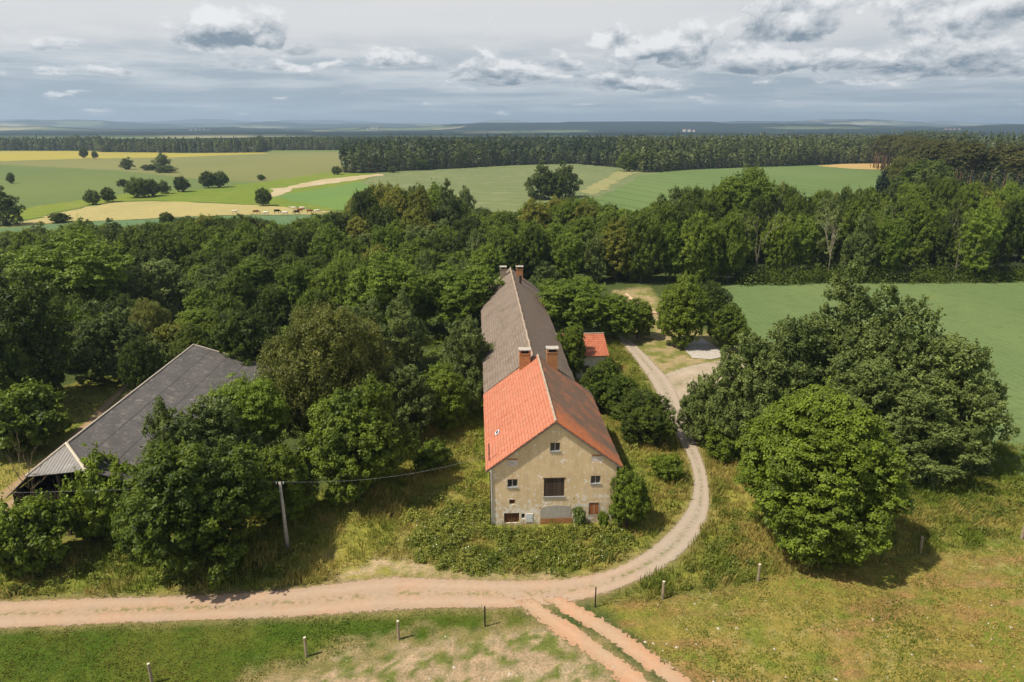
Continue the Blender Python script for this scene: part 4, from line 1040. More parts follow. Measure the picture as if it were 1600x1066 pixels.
T('poplar', 632, 560, 690, 100, 'silvery tree behind the grassy clearing', var=0)
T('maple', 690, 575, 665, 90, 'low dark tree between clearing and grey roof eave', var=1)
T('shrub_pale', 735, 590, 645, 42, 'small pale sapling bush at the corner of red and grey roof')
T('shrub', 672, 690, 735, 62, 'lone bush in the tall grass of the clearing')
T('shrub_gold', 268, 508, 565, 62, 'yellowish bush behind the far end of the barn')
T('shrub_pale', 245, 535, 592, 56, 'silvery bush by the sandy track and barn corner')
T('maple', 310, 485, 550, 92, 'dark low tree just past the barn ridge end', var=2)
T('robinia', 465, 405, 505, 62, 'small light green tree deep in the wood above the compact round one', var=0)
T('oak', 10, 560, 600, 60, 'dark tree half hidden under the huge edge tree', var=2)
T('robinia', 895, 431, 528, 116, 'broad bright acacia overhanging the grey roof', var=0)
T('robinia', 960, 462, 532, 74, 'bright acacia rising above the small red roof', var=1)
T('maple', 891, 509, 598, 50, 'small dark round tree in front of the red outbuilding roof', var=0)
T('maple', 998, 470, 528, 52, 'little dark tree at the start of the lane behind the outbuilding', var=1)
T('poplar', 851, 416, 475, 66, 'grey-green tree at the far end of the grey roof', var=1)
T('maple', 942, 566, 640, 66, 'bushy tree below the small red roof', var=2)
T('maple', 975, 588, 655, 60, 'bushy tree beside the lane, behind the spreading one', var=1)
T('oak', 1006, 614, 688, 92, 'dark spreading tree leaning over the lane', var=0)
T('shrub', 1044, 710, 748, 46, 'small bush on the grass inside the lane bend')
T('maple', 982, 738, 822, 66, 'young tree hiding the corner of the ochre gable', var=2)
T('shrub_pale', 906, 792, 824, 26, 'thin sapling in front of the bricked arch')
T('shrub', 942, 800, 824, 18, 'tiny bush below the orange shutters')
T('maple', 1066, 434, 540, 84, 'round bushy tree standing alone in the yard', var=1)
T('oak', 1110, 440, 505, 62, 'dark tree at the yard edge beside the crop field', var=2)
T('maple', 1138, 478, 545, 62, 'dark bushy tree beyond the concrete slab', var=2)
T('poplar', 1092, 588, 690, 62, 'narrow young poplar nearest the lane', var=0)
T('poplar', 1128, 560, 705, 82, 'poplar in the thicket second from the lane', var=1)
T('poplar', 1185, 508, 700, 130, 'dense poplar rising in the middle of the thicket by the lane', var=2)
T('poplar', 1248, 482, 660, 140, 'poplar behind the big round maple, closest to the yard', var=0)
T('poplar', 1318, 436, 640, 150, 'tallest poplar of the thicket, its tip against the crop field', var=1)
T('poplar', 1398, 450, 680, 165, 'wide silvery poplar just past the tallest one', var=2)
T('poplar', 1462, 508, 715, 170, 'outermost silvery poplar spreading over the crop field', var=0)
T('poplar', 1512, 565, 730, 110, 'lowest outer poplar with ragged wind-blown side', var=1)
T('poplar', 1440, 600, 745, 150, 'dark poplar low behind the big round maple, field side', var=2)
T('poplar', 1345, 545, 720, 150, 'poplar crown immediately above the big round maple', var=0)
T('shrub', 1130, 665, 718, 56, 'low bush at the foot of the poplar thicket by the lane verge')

# ------------------------------------------------------------------ THE WOODLAND BELT
prof = [(-300, 372), (0, 362), (90, 350), (150, 341), (230, 348), (260, 338), (330, 332), (400, 338), (450, 345), (500, 330), (548, 325), (566, 290), (600, 280), (640, 286), (690, 279), (708, 292), (722, 322), (800, 324), (850, 304), (900, 300), (960, 312), (1010, 330), (1035, 300), (1060, 286), (1095, 298), (1120, 276), (1160, 268), (1215, 275), (1265, 300), (1300, 288), (1390, 292), (1450, 262), (1500, 278), (1560, 285), (1650, 295), (1900, 300)]
def top_y(px): return float(np.interp(px, [p_[0] for p_ in prof], [p_[1] for p_ in prof]))
def seg_name(px):
    for lim, nm in ((140, 'beyond the huge edge tree'), (300, 'beyond the wide light acacia'), (450, 'below the dry cattle pasture'), (560, 'just past the cattle'),
                    (720, 'by the tall yellowish trees'), (860, 'behind the far chimneys'), (1010, 'behind the roof-side acacias'), (1160, 'behind the round yard tree'),
                    (1300, 'at the wheat field corner'), (1440, 'along the middle of the wheat field'), (1560, 'at the wheat field below the pines')):
        if px < lim: return nm
    return 'at the picture edge'
brng = random.Random(42)
HOUSE_P = [(HX - 8, HY), (HX + 8, HY), (HX + 6, HY + 72), (HX - 11, HY + 72)]
BARN_P = [(-47, 53), (-30, 53), (-30, 90), (-49, 90)]
YARD_P = GP([(960, 450), (1020, 446), (1075, 500), (1140, 540), (1180, 620), (1060, 640), (960, 560)])
CROP_P = GP([(1150, 441), (2100, 436), (2300, 780), (1640, 762), (1500, 700), (1150, 470)])
GAP_P = GP([(215, 470), (310, 470), (320, 545), (230, 600), (120, 700), (-40, 830), (-120, 760), (60, 640), (190, 560)])
CLEAR_P = GP([(395, 478), (450, 470), (450, 500), (395, 505)])
def blocked(X0, Y0):
    a = np.array([X0]); b_ = np.array([Y0])
    return any(inside(P, a, b_)[0] for P in (HOUSE_P, BARN_P, YARD_P, CROP_P, GAP_P, CLEAR_P))
rows = [(366, 0, 5.0), (378, 1, 5.0), (392, 2, 5.0), (408, 3, 4.8), (426, 4, 4.6), (442, 5, 4.3), (462, 6, 4.0), (486, 7, 3.7), (514, 8, 3.4), (545, 9, 3.2), (585, 10, 3.0), (630, 11, 3.0)]
belt_n = 0
for yb, ri_, rad in rows:
    _, Yc = gp(800, yb)
    X0 = -0.80 * Yc - 10
    while X0 < 0.80 * Yc + 12:
        X0 += rad * brng.uniform(1.25, 1.9)
        Y0 = Yc + brng.uniform(-3, 3)
        if ri_ >= 6 and X0 > -4: continue
        z = Y0 * CP + (HC - 8) * SP; px = 800 + F * X0 / z
        if blocked(X0, Y0): continue
        if ri_ >= 9 and px > 380: continue
        if any(math.hypot(X0 - a, Y0 - b_) < 0.62 * (r + rad) for a, b_, r, h_ in TREES[-400:]): continue
        ty = top_y(px) + abs(brng.gauss(0, 5))
        Hmax = HC - Y0 * CP / (K / (ty - YH) - SP)
        if ri_ <= 2: H = Hmax * brng.uniform(0.88, 1.0)
        else:
            H = min(Hmax, brng.uniform(13.5, 19) if px > 950 else brng.uniform(10.5, 15.5))
        if ri_ >= 6: H = brng.uniform(7.5, 11.5)
        if H < 5: continue
        R = rad * brng.uniform(0.85, 1.2)
        u = brng.random()
        kind = 'oak' if u < 0.36 else 'maple' if u < 0.66 else 'robinia' if u < 0.82 else 'poplar' if u < 0.93 else 'gold'
        if 560 < px < 660 and ri_ <= 3: kind = 'gold' if u < 0.55 else 'oak'
        if px < 260 and ri_ <= 2 and u < 0.4: kind = 'gold'
        look = {'oak': 'dark dense tree', 'maple': 'mid green leafy tree', 'robinia': 'light green feathery tree', 'poplar': 'grey-green upright tree', 'gold': 'yellowish green tree'}[kind]
        where = 'skyline of the belt' if ri_ <= 2 else 'middle of the belt' if ri_ <= 4 else 'front of the belt' if ri_ <= 6 else 'wood nearer the barn'
        if ri_ >= 7: where = 'wood between barn and grey roof'
        sn = seg_name(px)
        tree(kind, X0, Y0, H, R, f'{look}, {where}, {sn}', f'{look}s, {where}, {sn}')
        belt_n += 1
T('maple', 1442, 250, 318, 84, 'fresh green crown rising before the bare pine trunks', var=0)
T('willow', 1412, 246, 312, 54, 'pale round crown at the end of the orange stubble')
T('spruce', 1377, 268, 340, 26, 'dark spruce tip rising above the belt in front of the orange stubble')
T('poplar', 1455, 262, 350, 80, 'pale willowy crown on the belt skyline in front of the pines', var=1)
T('poplar', 1066, 284, 380, 76, 'dark rounded crown standing free at the start of the striped field', var=0)
T('robinia', 1165, 268, 390, 95, 'broad yellow-green crown topping the belt before the striped field', var=1)

# ------------------------------------------------------------------ TREES IN THE FIELDS
ft = [(130, 231, 247.5, 13, 'bushy reddish-leaved tree on the yellow field border, wider of two'), (148, 236, 248, 9, 'small upright tree on the yellow field border beside a wider one'),
      (198, 246, 265, 21, 'dark round tree in the olive field near the tall pale one'), (252, 239, 262, 25, 'tall pale tree rising from the hedge island in the olive field'),
      (236, 257, 266, 30, 'low hedge bush at the near end of the hedge island'), (258, 258, 270, 34, 'low wide bush under the tall pale tree'),
      (16, 270, 287, 12, 'small tree on the grassy rise at the edge of the green field'), (191, 280, 292, 18, 'small bush before the biggest clump on the green field'),
      (213, 278, 309, 34, 'largest dark tree of the clump on the green field'), (236, 280, 307, 28, 'dark tree joined to the largest one of the clump'),
      (255, 281, 303, 20, 'paler tree at the end of the green field clump'), (143, 297, 320, 22, 'dark tree on the meadow border, first of a loose pair'),
      (168, 293, 316, 23, 'dark tree on the meadow border, second of a loose pair'), (283, 276, 300, 24, 'neat dark tree standing alone past the green field clump'),
      (324, 268, 294, 26, 'first dark tree of the twin group on the bright meadow'), (343, 268, 293, 26, 'second dark tree of the twin group on the bright meadow'),
      (408, 273, 282, 13, 'tiny dark bush on the olive field boundary'), (411, 294, 322, 25, 'lone dark tree above the grazing cattle'),
      (93, 333, 348, 31, 'flat round dark bush on the dry pasture edge'), (6, 298, 352, 46, 'tall grey-green tree cut by the picture edge beside the pasture'),
      (260, 332, 352, 24, 'dark tree top poking above the belt at the crop strip'), (273, 226, 238, 17, 'round tree before the far forest, first of a pair'),
      (285, 226, 238, 14, 'round tree before the far forest, second of a pair'), (462, 227, 234, 7, 'tiny bush before the far forest on the olive field'),
      (526, 260, 273, 17, 'small bush by the start of the middle forest'), (613, 260, 270, 16, 'small pale round bush on the middle forest edge'),
      (657, 247, 266, 23, 'round light tree in front of the middle forest'), (728, 291, 335, 28, 'thin sparse pale tree between belt and pale field'),
      (846, 258, 312, 46, 'dark tree of the tall pair in the pale field, nearer'), (884, 254, 308, 46, 'dark tree of the tall pair in the pale field, farther'),
      (866, 270, 312, 40, 'dark tree filling the middle of the tall field pair'), (908, 281, 289, 7, 'tiny bush beside the field margin path'),
      (980, 240, 268, 34, 'light green round tree jutting from the forest, first'), (1003, 238, 268, 34, 'light green round tree jutting from the forest, second'),
      (1010, 326, 345, 20, 'small dark crown in the belt gap below the striped field')]
for cx, yt, yb, w, lab in ft:
    k = 'field_tree'
    if 'pale' in lab or 'grey-green' in lab: k = 'poplar'
    if 'light' in lab: k = 'maple'
    T(k, cx, yt, yb, w, lab)

# ------------------------------------------------------------------ PINES at the forest edge, and the forest mass
def px_of(X0, Y0, h): 
    z = Y0 * CP + (HC - h) * SP; return 800 + F * X0 / z
frng = random.Random(9)
edge = [(1400, 300), (1440, 306), (1500, 318), (1560, 332), (1640, 350), (1760, 370)]
EDGE = GP([(1385, 262), (1405, 268), (1430, 285), (1470, 305), (1530, 318), (1600, 326), (1760, 350)])
pn = 0
for r_ in range(11):
    for i in range(len(EDGE) - 1):
        A = Vector(EDGE[i]); B = Vector(EDGE[i + 1]); L = (B - A).length; nrm = Vector((-(B - A).y, (B - A).x)).normalized()
        if nrm.y < 0: nrm = -nrm
        s = frng.uniform(0, 5)
        while s < L:
            p_ = A + (B - A) * (s / L) + nrm * (r_ * 6.5 + frng.uniform(-1.5, 1.5)) + Vector((r_ * 2.5, 0))
            s += frng.uniform(4.8, 7.5)
            H = frng.uniform(24.5, 29.0)
            px = px_of(p_.x, p_.y, H)
            if px > 1660 or pn >= 190: continue
            row_ = 'front row' if r_ < 2 else 'second rows' if r_ < 5 else 'deeper rows'
            wh = 'beside the orange stubble' if px < 1450 else 'above the wheat field' if px < 1540 else 'at the picture edge'
            lab = f'tall reddish-trunked pine, {row_} of the pinewood, {wh}'
            tree('pine', p_.x, p_.y, H, frng.uniform(2.6, 3.6), lab, f'pines {wh}, {row_}')
            pn += 1

def mass(name, poly_edge, depth, spacing, seed, label, hmin=20, hmax=27, front_decid=0.5, side=None):
    """a wood that reads as one mass: many simple crowns between the edge line and DEPTH metres behind it"""
    rs = RS(seed); E = np.array(GP(poly_edge))
    if side is None:
        pass
    Vs = []; Fs = []; Ts = []; off = 0
    seglen = np.linalg.norm(np.diff(E, axis=0), axis=1); cs = np.concatenate([[0], np.cumsum(seglen)])
    n_r = int(depth / spacing)
    TR = MB()
    for r_ in range(n_r):
        sp = spacing * (1 + r_ * 0.02)
        s = np.arange(rs.uniform(0, sp), cs[-1], sp); s = s + rs.uniform(-sp * .3, sp * .3, len(s)); s = np.clip(s, 0, cs[-1] - 0.01)
        ex = np.interp(s, cs, E[:, 0]); ey = np.interp(s, cs, E[:, 1])
        ang = np.arctan2(ex, ey); dist = np.hypot(ex, ey) + r_ * sp + rs.uniform(-2, 2, len(s))
        X0 = np.sin(ang) * dist + rs.uniform(-2, 2, len(s)); Y0 = np.cos(ang) * dist
        stand = vnoise(X0 / 90, Y0 / 90, seed + 5)
        H = rs.uniform(hmin, hmax, len(s)) * (0.84 + 0.24 * stand)
        dec = (rs.rand(len(s)) < front_decid * (1.0 if r_ < 2 else 0.25)) 
        H = np.where(dec & (r_ < 2), H * rs.uniform(0.6, 0.95, len(s)), H)
        spike = (rs.rand(len(s)) < 0.02); H = np.where(spike, H * 1.14, H)
        nb = 170 if r_ < 3 else 50
        dome = rs.rand(len(s)) < 0.68; H = H * np.where(dome, rs.uniform(0.86, 0.98, len(s)), rs.uniform(0.9, 1.06, len(s)))
        for i in range(len(s)):
            Rr = rs.uniform(2.8, 4.2) if dec[i] else rs.uniform(2.4, 4.2)
            n_ = nb
            u = rs.uniform(0, 1, n_); a = rs.uniform(0, 2 * PI, n_)
            z0 = 0.0 if dec[i] or r_ < 2 else 0.3
            zz = (z0 + (1 - z0) * u)
            if dec[i]: pr = np.sqrt(np.clip(1 - (2 * u - 1) ** 2, 0, 1)) ** 0.8
            elif dome[i]: pr = np.sqrt(np.clip(1 - u ** 3, 0, 1)) * (0.55 + 0.5 * rs.rand(n_)); zz = (max(z0, 0.45) + (1 - max(z0, 0.45)) * u) if r_ >= 2 else zz
            else: pr = (1 - u) ** 0.7 * (0.75 + 0.25 * rs.rand(n_))
            rad = Rr * pr * rs.uniform(0.7, 1.08, n_)
            P = np.stack([X0[i] + np.cos(a) * rad, Y0[i] + np.sin(a) * rad, zz * H[i]], 1)
            N_ = unit(np.stack([np.cos(a) * 0.7, np.sin(a) * 0.7, np.full(n_, 0.6)], 1) + rs.normal(size=(n_, 3)) * 0.4)
            L_ = rs.uniform(0.7, 1.2, n_) * (1.0 if r_ < 3 else 1.35)
            v, f = leaves_quads(P, N_, L_, L_ * 0.7, rs)
            Vs.append(v); Fs.append(f + off); off += len(v)
            tn = np.clip(0.26 + (0.5 if r_ < 2 else 0.3) * dec[i] + rs.normal(0, .2) + rs.normal(0, 0.1, n_) + (stand[i] - .5) * .4, 0, 1)
            Ts.append(tn)
            if r_ < 3: TR.tube([(X0[i], Y0[i], -.2), (X0[i], Y0[i], H[i] * .55)], [.3, .18], 4, False)
    mt = M['forest']
    o = link(bpy.data.objects.new(name, np_mesh(name, np.vstack(Vs), np.vstack(Fs), mt, np.concatenate(Ts))))
    tag(o, label, 'forest', kind='stuff')
    tk = TR.build('trunks_of_forest_edge', M['bark_pine'], o); tk['kind'] = 'stuff'
    return o
M['forest'] = leaf_mat('mixed_forest_foliage', (0.022, 0.040, 0.013), (0.125, 0.150, 0.036), trans=0.2)
mass('forest', [(-520, 240), (-100, 237), (0, 235.5), (150, 235.5), (160, 238), (300, 239), (405, 238.5), (412, 235), (600, 234.5), (700, 234)], 150, 8.5, 3, 'far dark conifer forest behind the yellow and olive fields', 17, 21, 0.4)
mass('forest', [(536, 270), (560, 271), (610, 268), (700, 264), (780, 259), (840, 257), (900, 256), (965, 262)], 300, 7.5, 4, 'middle mixed forest with a leafy front edge behind the pale field', 20, 24, 0.75)
mass('forest', [(965, 262), (1010, 270), (1060, 266), (1150, 262), (1250, 259), (1300, 256.5), (1400, 255), (1440, 258)], 360, 7.5, 5, 'large forest behind the striped green field and orange stubble', 22, 25.5, 0.7)
mass('pine_forest', [(1405, 266), (1430, 277), (1500, 297), (1600, 306), (1750, 326), (1900, 335)], 560, 8.0, 6, 'deep pinewood stretching back behind the bare-trunked front pines', 25, 28, 0.05)

# ------------------------------------------------------------------ DEAD LIMBS AND BARE BUSH
def bare(name, X0, Y0, H, seed, label, cat_, mat, n=5, r0=0.12, spread=0.5, depth=3):
    rs = random.Random(seed); b = MB()
    e = empty(name, (X0, Y0, 0), 0, label, cat_)
    tk = MB(); tk.tube([(0, 0, -.1), (rs.uniform(-.3, .3), 0, H * .35), (rs.uniform(-.6, .6), -.2, H * .6)], [r0, r0 * .75, r0 * .5], 6)
    def grow(p, d, L, r, k):
        pts = [p]; q = p; dd = d
        for i in range(3):
            dd = (dd + Vector((rs.uniform(-.3, .3), rs.uniform(-.3, .3), rs.uniform(-.1, .2)))).normalized(); q = q + dd * L / 3; pts.append(q)
        b.tube(pts, [r, r * .8, r * .55, r * .3], 4, False)
        if k > 0:
            for _ in range(n if k == depth else 3):
                t_ = rs.choice(pts[1:]); nd = (dd + Vector((rs.uniform(-1, 1), rs.uniform(-1, 1), rs.uniform(-.2, .8))) * spread).normalized()
                grow(t_, nd, L * rs.uniform(.45, .75), r * .5, k - 1)
    for _ in range(n):
        a = rs.uniform(0, 6.28); grow(Vector((0, 0, H * rs.uniform(.15, .6))), Vector((math.cos(a) * spread, math.sin(a) * spread, 1)).normalized(), H * rs.uniform(.3, .5), r0 * .5, depth - 1)
    tk.build('trunk', mat, e); b.build('branches', mat, e)['kind'] = 'stuff'
X0, Y0 = gp(62, 838); bare('bare_bush', X0, Y0, 8.5, 1, 'leafless brown bush in front of the open barn end', 'bush', M['twig'], 7, 0.09, 0.45)
X0, Y0 = gp(95, 850); bare('bare_bush', X0, Y0, 5.5, 2, 'lower leafless shrub tangled beside the dark barn-end bush', 'bush', M['twig'], 6, 0.07, 0.6)
for qx, qy, H, sd, lab in ((1185, 442, 17, 5, 'pale dead limbs showing in the belt above the wheat field corner'), (1500, 441, 17, 7, 'bleached forked dead tree in the belt below the pines'),
                           (1300, 441, 19, 8, 'dead grey treetop standing out of the dark belt'), (1380, 441, 18, 12, 'thin pale dead tree between dark crowns of the belt')):
    X0, Y0 = gp(qx, qy); bare('dead_tree', X0, Y0 + 2.5, H, sd, lab, 'tree', M['bark_pale'], 4, 0.10, 0.85)

# ------------------------------------------------------------------ TALL GRASS, MEADOW GRASS, WEEDS
def blades(name, polys, dens, hmin, hmax, wd, seed, mat, per=5, lean=0.45, skip=(), cl=0.5, spreadr=0.16, label=None):
    rs = RS(seed); Ps = []
    for poly in polys:
        P = np.array(poly); x0, y0 = P.min(0); x1, y1 = P.max(0)
        y0 = max(y0, 30); x0 = max(x0, -75); x1 = min(x1, 75); y1 = min(y1, 125)
        n = int((x1 - x0) * (y1 - y0) * dens)
        xx = rs.uniform(x0, x1, n); yy = rs.uniform(y0, y1, n)
        sd = pdist(poly, xx, yy) * np.where(inside(poly, xx, yy), 1, -1)
        keep = sd + (fbm(xx * 0.7, yy * 0.7, seed, 3) - 0.5) * 1.6 > 0
        z = yy * CP + HC * SP
        keep &= np.abs(F * xx / z) < 860
        keep &= (vnoise(xx * 0.5, yy * 0.5, seed + 2) + rs.uniform(-.3, .3, n)) > cl * 0.5
        for sp_, mg in skip:
            s2 = pdist(sp_, xx, yy) * np.where(inside(sp_, xx, yy), -1, 1)
            keep &= (s2 - (fbm(xx * 1.1, yy * 1.1, seed + 9, 3) - 0.5) * 1.0 > mg)
        Ps.append(np.stack([xx[keep], yy[keep]], 1))
    P = np.vstack(Ps); n = len(P); idx = np.repeat(np.arange(n), per); m = len(idx)
    hs = hmin + (hmax - hmin) * np.clip(fbm(P[:, 0] * .35, P[:, 1] * .35, seed + 4, 3) * 1.8 - .4, 0, 1)
    h = hs[idx] * rs.uniform(.5, 1.15, m); a = rs.uniform(0, 2 * PI, m)
    bx = P[idx, 0] + rs.normal(0, spreadr, m); by = P[idx, 1] + rs.normal(0, spreadr, m)
    ln = rs.uniform(0.05, lean, m) * h; w = wd * rs.uniform(.6, 1.4, m)
    c_, s_ = np.cos(a), np.sin(a); pc, ps = -s_, c_
    z0 = np.zeros(m)
    V = np.stack([np.stack([bx - pc * w, by - ps * w, z0], 1), np.stack([bx + pc * w, by + ps * w, z0], 1),
                  np.stack([bx + pc * w * .8 + c_ * ln * .4, by + ps * w * .8 + s_ * ln * .4, h * .6], 1), np.stack([bx + c_ * ln, by + s_ * ln, h], 1)], 1).reshape(-1, 3)
    Fc = np.arange(4 * m).reshape(m, 4)
    gr = fbm(P[:, 0] * 0.12, P[:, 1] * 0.12, 1); st = fbm(P[:, 0] * 0.5, P[:, 1] * 0.5, 2)
    t_ = np.clip(0.55 - (gr - 0.5) * 2.2 + (st - 0.5) * 1.4, 0, 1)[idx] + rs.normal(0, .12, m)
    o = link(bpy.data.objects.new(name, np_mesh(name, V, Fc, mat, np.clip(t_, 0, 1))))
    tag(o, label, 'grass', kind='stuff')
    return n
def grass_mat(name, green, straw):
    m, t = material(name)
    a = t.n('ShaderNodeAttribute', attribute_name='t').outputs['Fac']
    c = t.mix(t.ramp(a, [(0.2, 0), (0.85, 1)]), green, straw)
    d = t.n('ShaderNodeBsdfPrincipled', {'Base Color': c, 'Roughness': 0.7, 'Specular IOR Level': 0.12})
    tr = t.n('ShaderNodeBsdfTranslucent', {'Color': c})
    mx = t.n('ShaderNodeMixShader', {0: 0.3, 1: d.outputs[0], 2: tr.outputs[0]})
    t.n('ShaderNodeOutputMaterial', {'Surface': mx.outputs[0]})
    return m
M['tallgrass'] = grass_mat('tall_summer_grass', (0.150, 0.200, 0.026), (0.42, 0.345, 0.100))
M['lawn'] = grass_mat('short_lawn_grass', (0.070, 0.122, 0.013), (0.190, 0.180, 0.035))
M['drygrass'] = grass_mat('cropped_dry_grass', (0.120, 0.155, 0.022), (0.42, 0.295, 0.095))
roads = [(GP(ROAD_U) + GP(ROAD_L)[::-1], 0.35), (GP(TRACK_U) + GP(TRACK_L)[::-1], 0.2), (GP(BARN_U) + GP(BARN_L)[::-1], 0.2)]
fp = [([(HX - 6, HY - .3), (HX + 6, HY - .3), (HX + 3, HY + 72), (HX - 9, HY + 72)], 0.3), (BARN_P, 0.2)]
bare_p = [(Z_BARE2, -0.4), (Z_YARD, -0.3)]
blades('tall_grass', [Z_TALL1], 9, 0.35, 0.95, 0.030, 61, M['tallgrass'], 5, 0.6, roads + fp + bare_p, 0.45, label='tall yellowing summer grass around the farmhouse')
blades('tall_grass', [Z_TALL2], 12, 0.35, 0.95, 0.030, 62, M['tallgrass'], 5, 0.6, roads, 0.4, label='tall grass along the lane and behind the fence posts')
blades('grass', [Z_LEFT], 6, 0.12, 0.35, 0.03, 65, M['lawn'], 4, 0.8, roads + fp[1:], 0.45, 0.2, label='grass strip beside the sandy track')
blades('lawn_grass', [Z_MEADL], 22, 0.05, 0.17, 0.028, 63, M['lawn'], 4, 1.2, roads + [(Z_BARE, 0.2)], 0.2, 0.2, label='short green lawn grass below the dirt road')
blades('meadow_grass', [Z_MEADR], 16, 0.05, 0.24, 0.032, 64, M['drygrass'], 4, 1.5, roads + [(Z_BARE, 0.0)], 0.5, 0.2, label='cropped patchy meadow grass inside the fence')

def weeds(name, pts, seed, mat, label, leaf=0.11, per=130, flowers=0.0):
    """pts: (x, y, radius, height) mounds of leaves"""
    rs = RS(seed); P = np.array(pts); n = len(P); idx = np.repeat(np.arange(n), per); m = len(idx)
    d = unit(rs.normal(size=(m, 3))); d[:, 2] = np.abs(d[:, 2])
    k = rs.uniform(.55, 1.0, m) * (0.8 + 0.4 * vnoise(d[:, 0] * 3 + idx, d[:, 1] * 3, seed))
    C = np.stack([P[idx, 0] + d[:, 0] * P[idx, 2] * k, P[idx, 1] + d[:, 1] * P[idx, 2] * k, 0.05 + d[:, 2] * P[idx, 3] * k], 1)
    N_ = unit(d * .5 + np.array([0, 0, .6]) + rs.normal(size=(m, 3)) * .45)
    L = leaf * rs.uniform(.6, 1.4, m)
    tn = np.clip(rs.normal(.5, .2, n)[idx] + rs.normal(0, .12, m), 0, 1)
    V, Fc = leaves_quads(C, N_, L, L * .6, rs)
    o = link(bpy.data.objects.new(name, np_mesh(name, V, Fc, mat, tn)))
    tag(o, label, 'weeds', kind='stuff')
    if flowers:
        k = rs.rand(m) < flowers; q = C[k] + np.array([0, 0, .12]); 
        V, Fc = leaves_quads(q, unit(rs.normal(size=q.shape) * .3 + np.array([0, -.3, 1])), np.full(len(q), .05), np.full(len(q), .05), rs)
        f = link(bpy.data.objects.new('flowers', np_mesh('flowers', V, Fc, M['flower'])), o); f['kind'] = 'stuff'
M['flower'] = plain('white_petals', (0.72, 0.72, 0.62), 0.08, 5)
def scatter(poly, n, r, h, seed, skip=()):
    rs = RS(seed); P = np.array(poly); x0, y0 = P.min(0); x1, y1 = P.max(0); out = []
    while len(out) < n:
        a = np.array([rs.uniform(x0, x1)]); b_ = np.array([rs.uniform(y0, y1)])
        if not inside(poly, a, b_)[0]: continue
        if any((inside(s_, a, b_)[0] or pdist(s_, a, b_)[0] < mg) for s_, mg in skip): continue
        out.append((a[0], b_[0], rs.uniform(*r), rs.uniform(*h)))
    return out
sk = [(roads[0][0], 0.9), (fp[0][0], 0.4)]
W1 = scatter(GP([(660, 885), (640, 850), (690, 800), (760, 790), (770, 830), (860, 832), (960, 828), (1020, 840), (985, 865), (900, 888), (780, 898)]), 230, (.3, 1.1), (.3, 1.1), 1, sk)
weeds('weeds', W1, 71, M['leaf_weed'], 'nettles and white-flowered weeds in front of the ochre gable', 0.10, 150, 0.006)
W2 = scatter(GP([(620, 830), (640, 770), (760, 735), (762, 800), (690, 850)]), 55, (.4, 1.1), (.4, 1.0), 2, sk) + scatter(GP([(650, 740), (700, 640), (756, 660), (756, 740)]), 22, (.6, 1.2), (.4, 1.1), 3, sk)
weeds('weeds', W2, 72, M['leaf_weed'], 'bramble and weed patches in the clearing beside the house', 0.10, 150, 0.001)
W3 = scatter(GP([(0, 900), (0, 860), (200, 850), (400, 870), (480, 860), (440, 905), (200, 920), (0, 930)]), 70, (.4, .9), (.4, 1.2), 4, sk)
weeds('weeds', W3, 73, M['leaf_weed'], 'weeds and young shoots along the road in front of the barn', 0.10, 130)
W4 = scatter(GP([(1040, 930), (1110, 850), (1120, 780), (1180, 800), (1230, 880), (1180, 900)]), 40, (.4, .9), (.3, .8), 5, sk) + scatter(GP([(1380, 850), (1420, 760), (1620, 740), (1650, 830)]), 90, (.5, 1.1), (.3, .9), 6, sk)
weeds('weeds', W4, 74, M['leaf_weed'], 'green weeds on the verge around the big round maple', 0.10, 130)
W5 = scatter(GP([(965, 700), (1000, 690), (1060, 720), (1070, 780), (1020, 840), (985, 800)]), 32, (.5, 1.0), (.3, .9), 7, sk) + scatter(GP([(925, 590), (985, 560), (1030, 640), (1050, 690), (970, 700)]), 60, (.6, 1.1), (.5, 1.2), 8, sk)
weeds('weeds', W5, 75, M['leaf_weed'], 'weeds filling the ground between the house and the lane bend', 0.10, 140)
W6 = scatter(GP([(0, 600), (0, 420), (700, 430), (745, 560), (740, 640), (600, 720), (420, 720), (400, 560), (250, 480)]), 420, (1.2, 2.2), (.8, 2.0), 9, [(fp[0][0], 1), (BARN_P, 2), (GAP_P, 1.5)])
weeds('undergrowth', W6, 76, M['leaf_maple'], 'dark undergrowth on the woodland floor', 0.2, 110)
W7 = scatter(GP([(1090, 680), (1110, 640), (1300, 640), (1500, 680), (1560, 735), (1400, 760), (1160, 720)]), 150, (1.0, 2.0), (.8, 1.8), 10, [(roads[0][0], 1)])
weeds('undergrowth', W7, 77, M['leaf_poplar'], 'undergrowth at the foot of the poplar thicket', 0.17, 120)
W8 = scatter(GP([(1150, 446), (1150, 437), (1640, 433), (1640, 440)]), 260, (1.4, 2.8), (1.5, 5.0), 11)
weeds('undergrowth', W8, 78, M['leaf_oak'], 'dark undergrowth where the belt meets the wheat field', 0.24, 90)

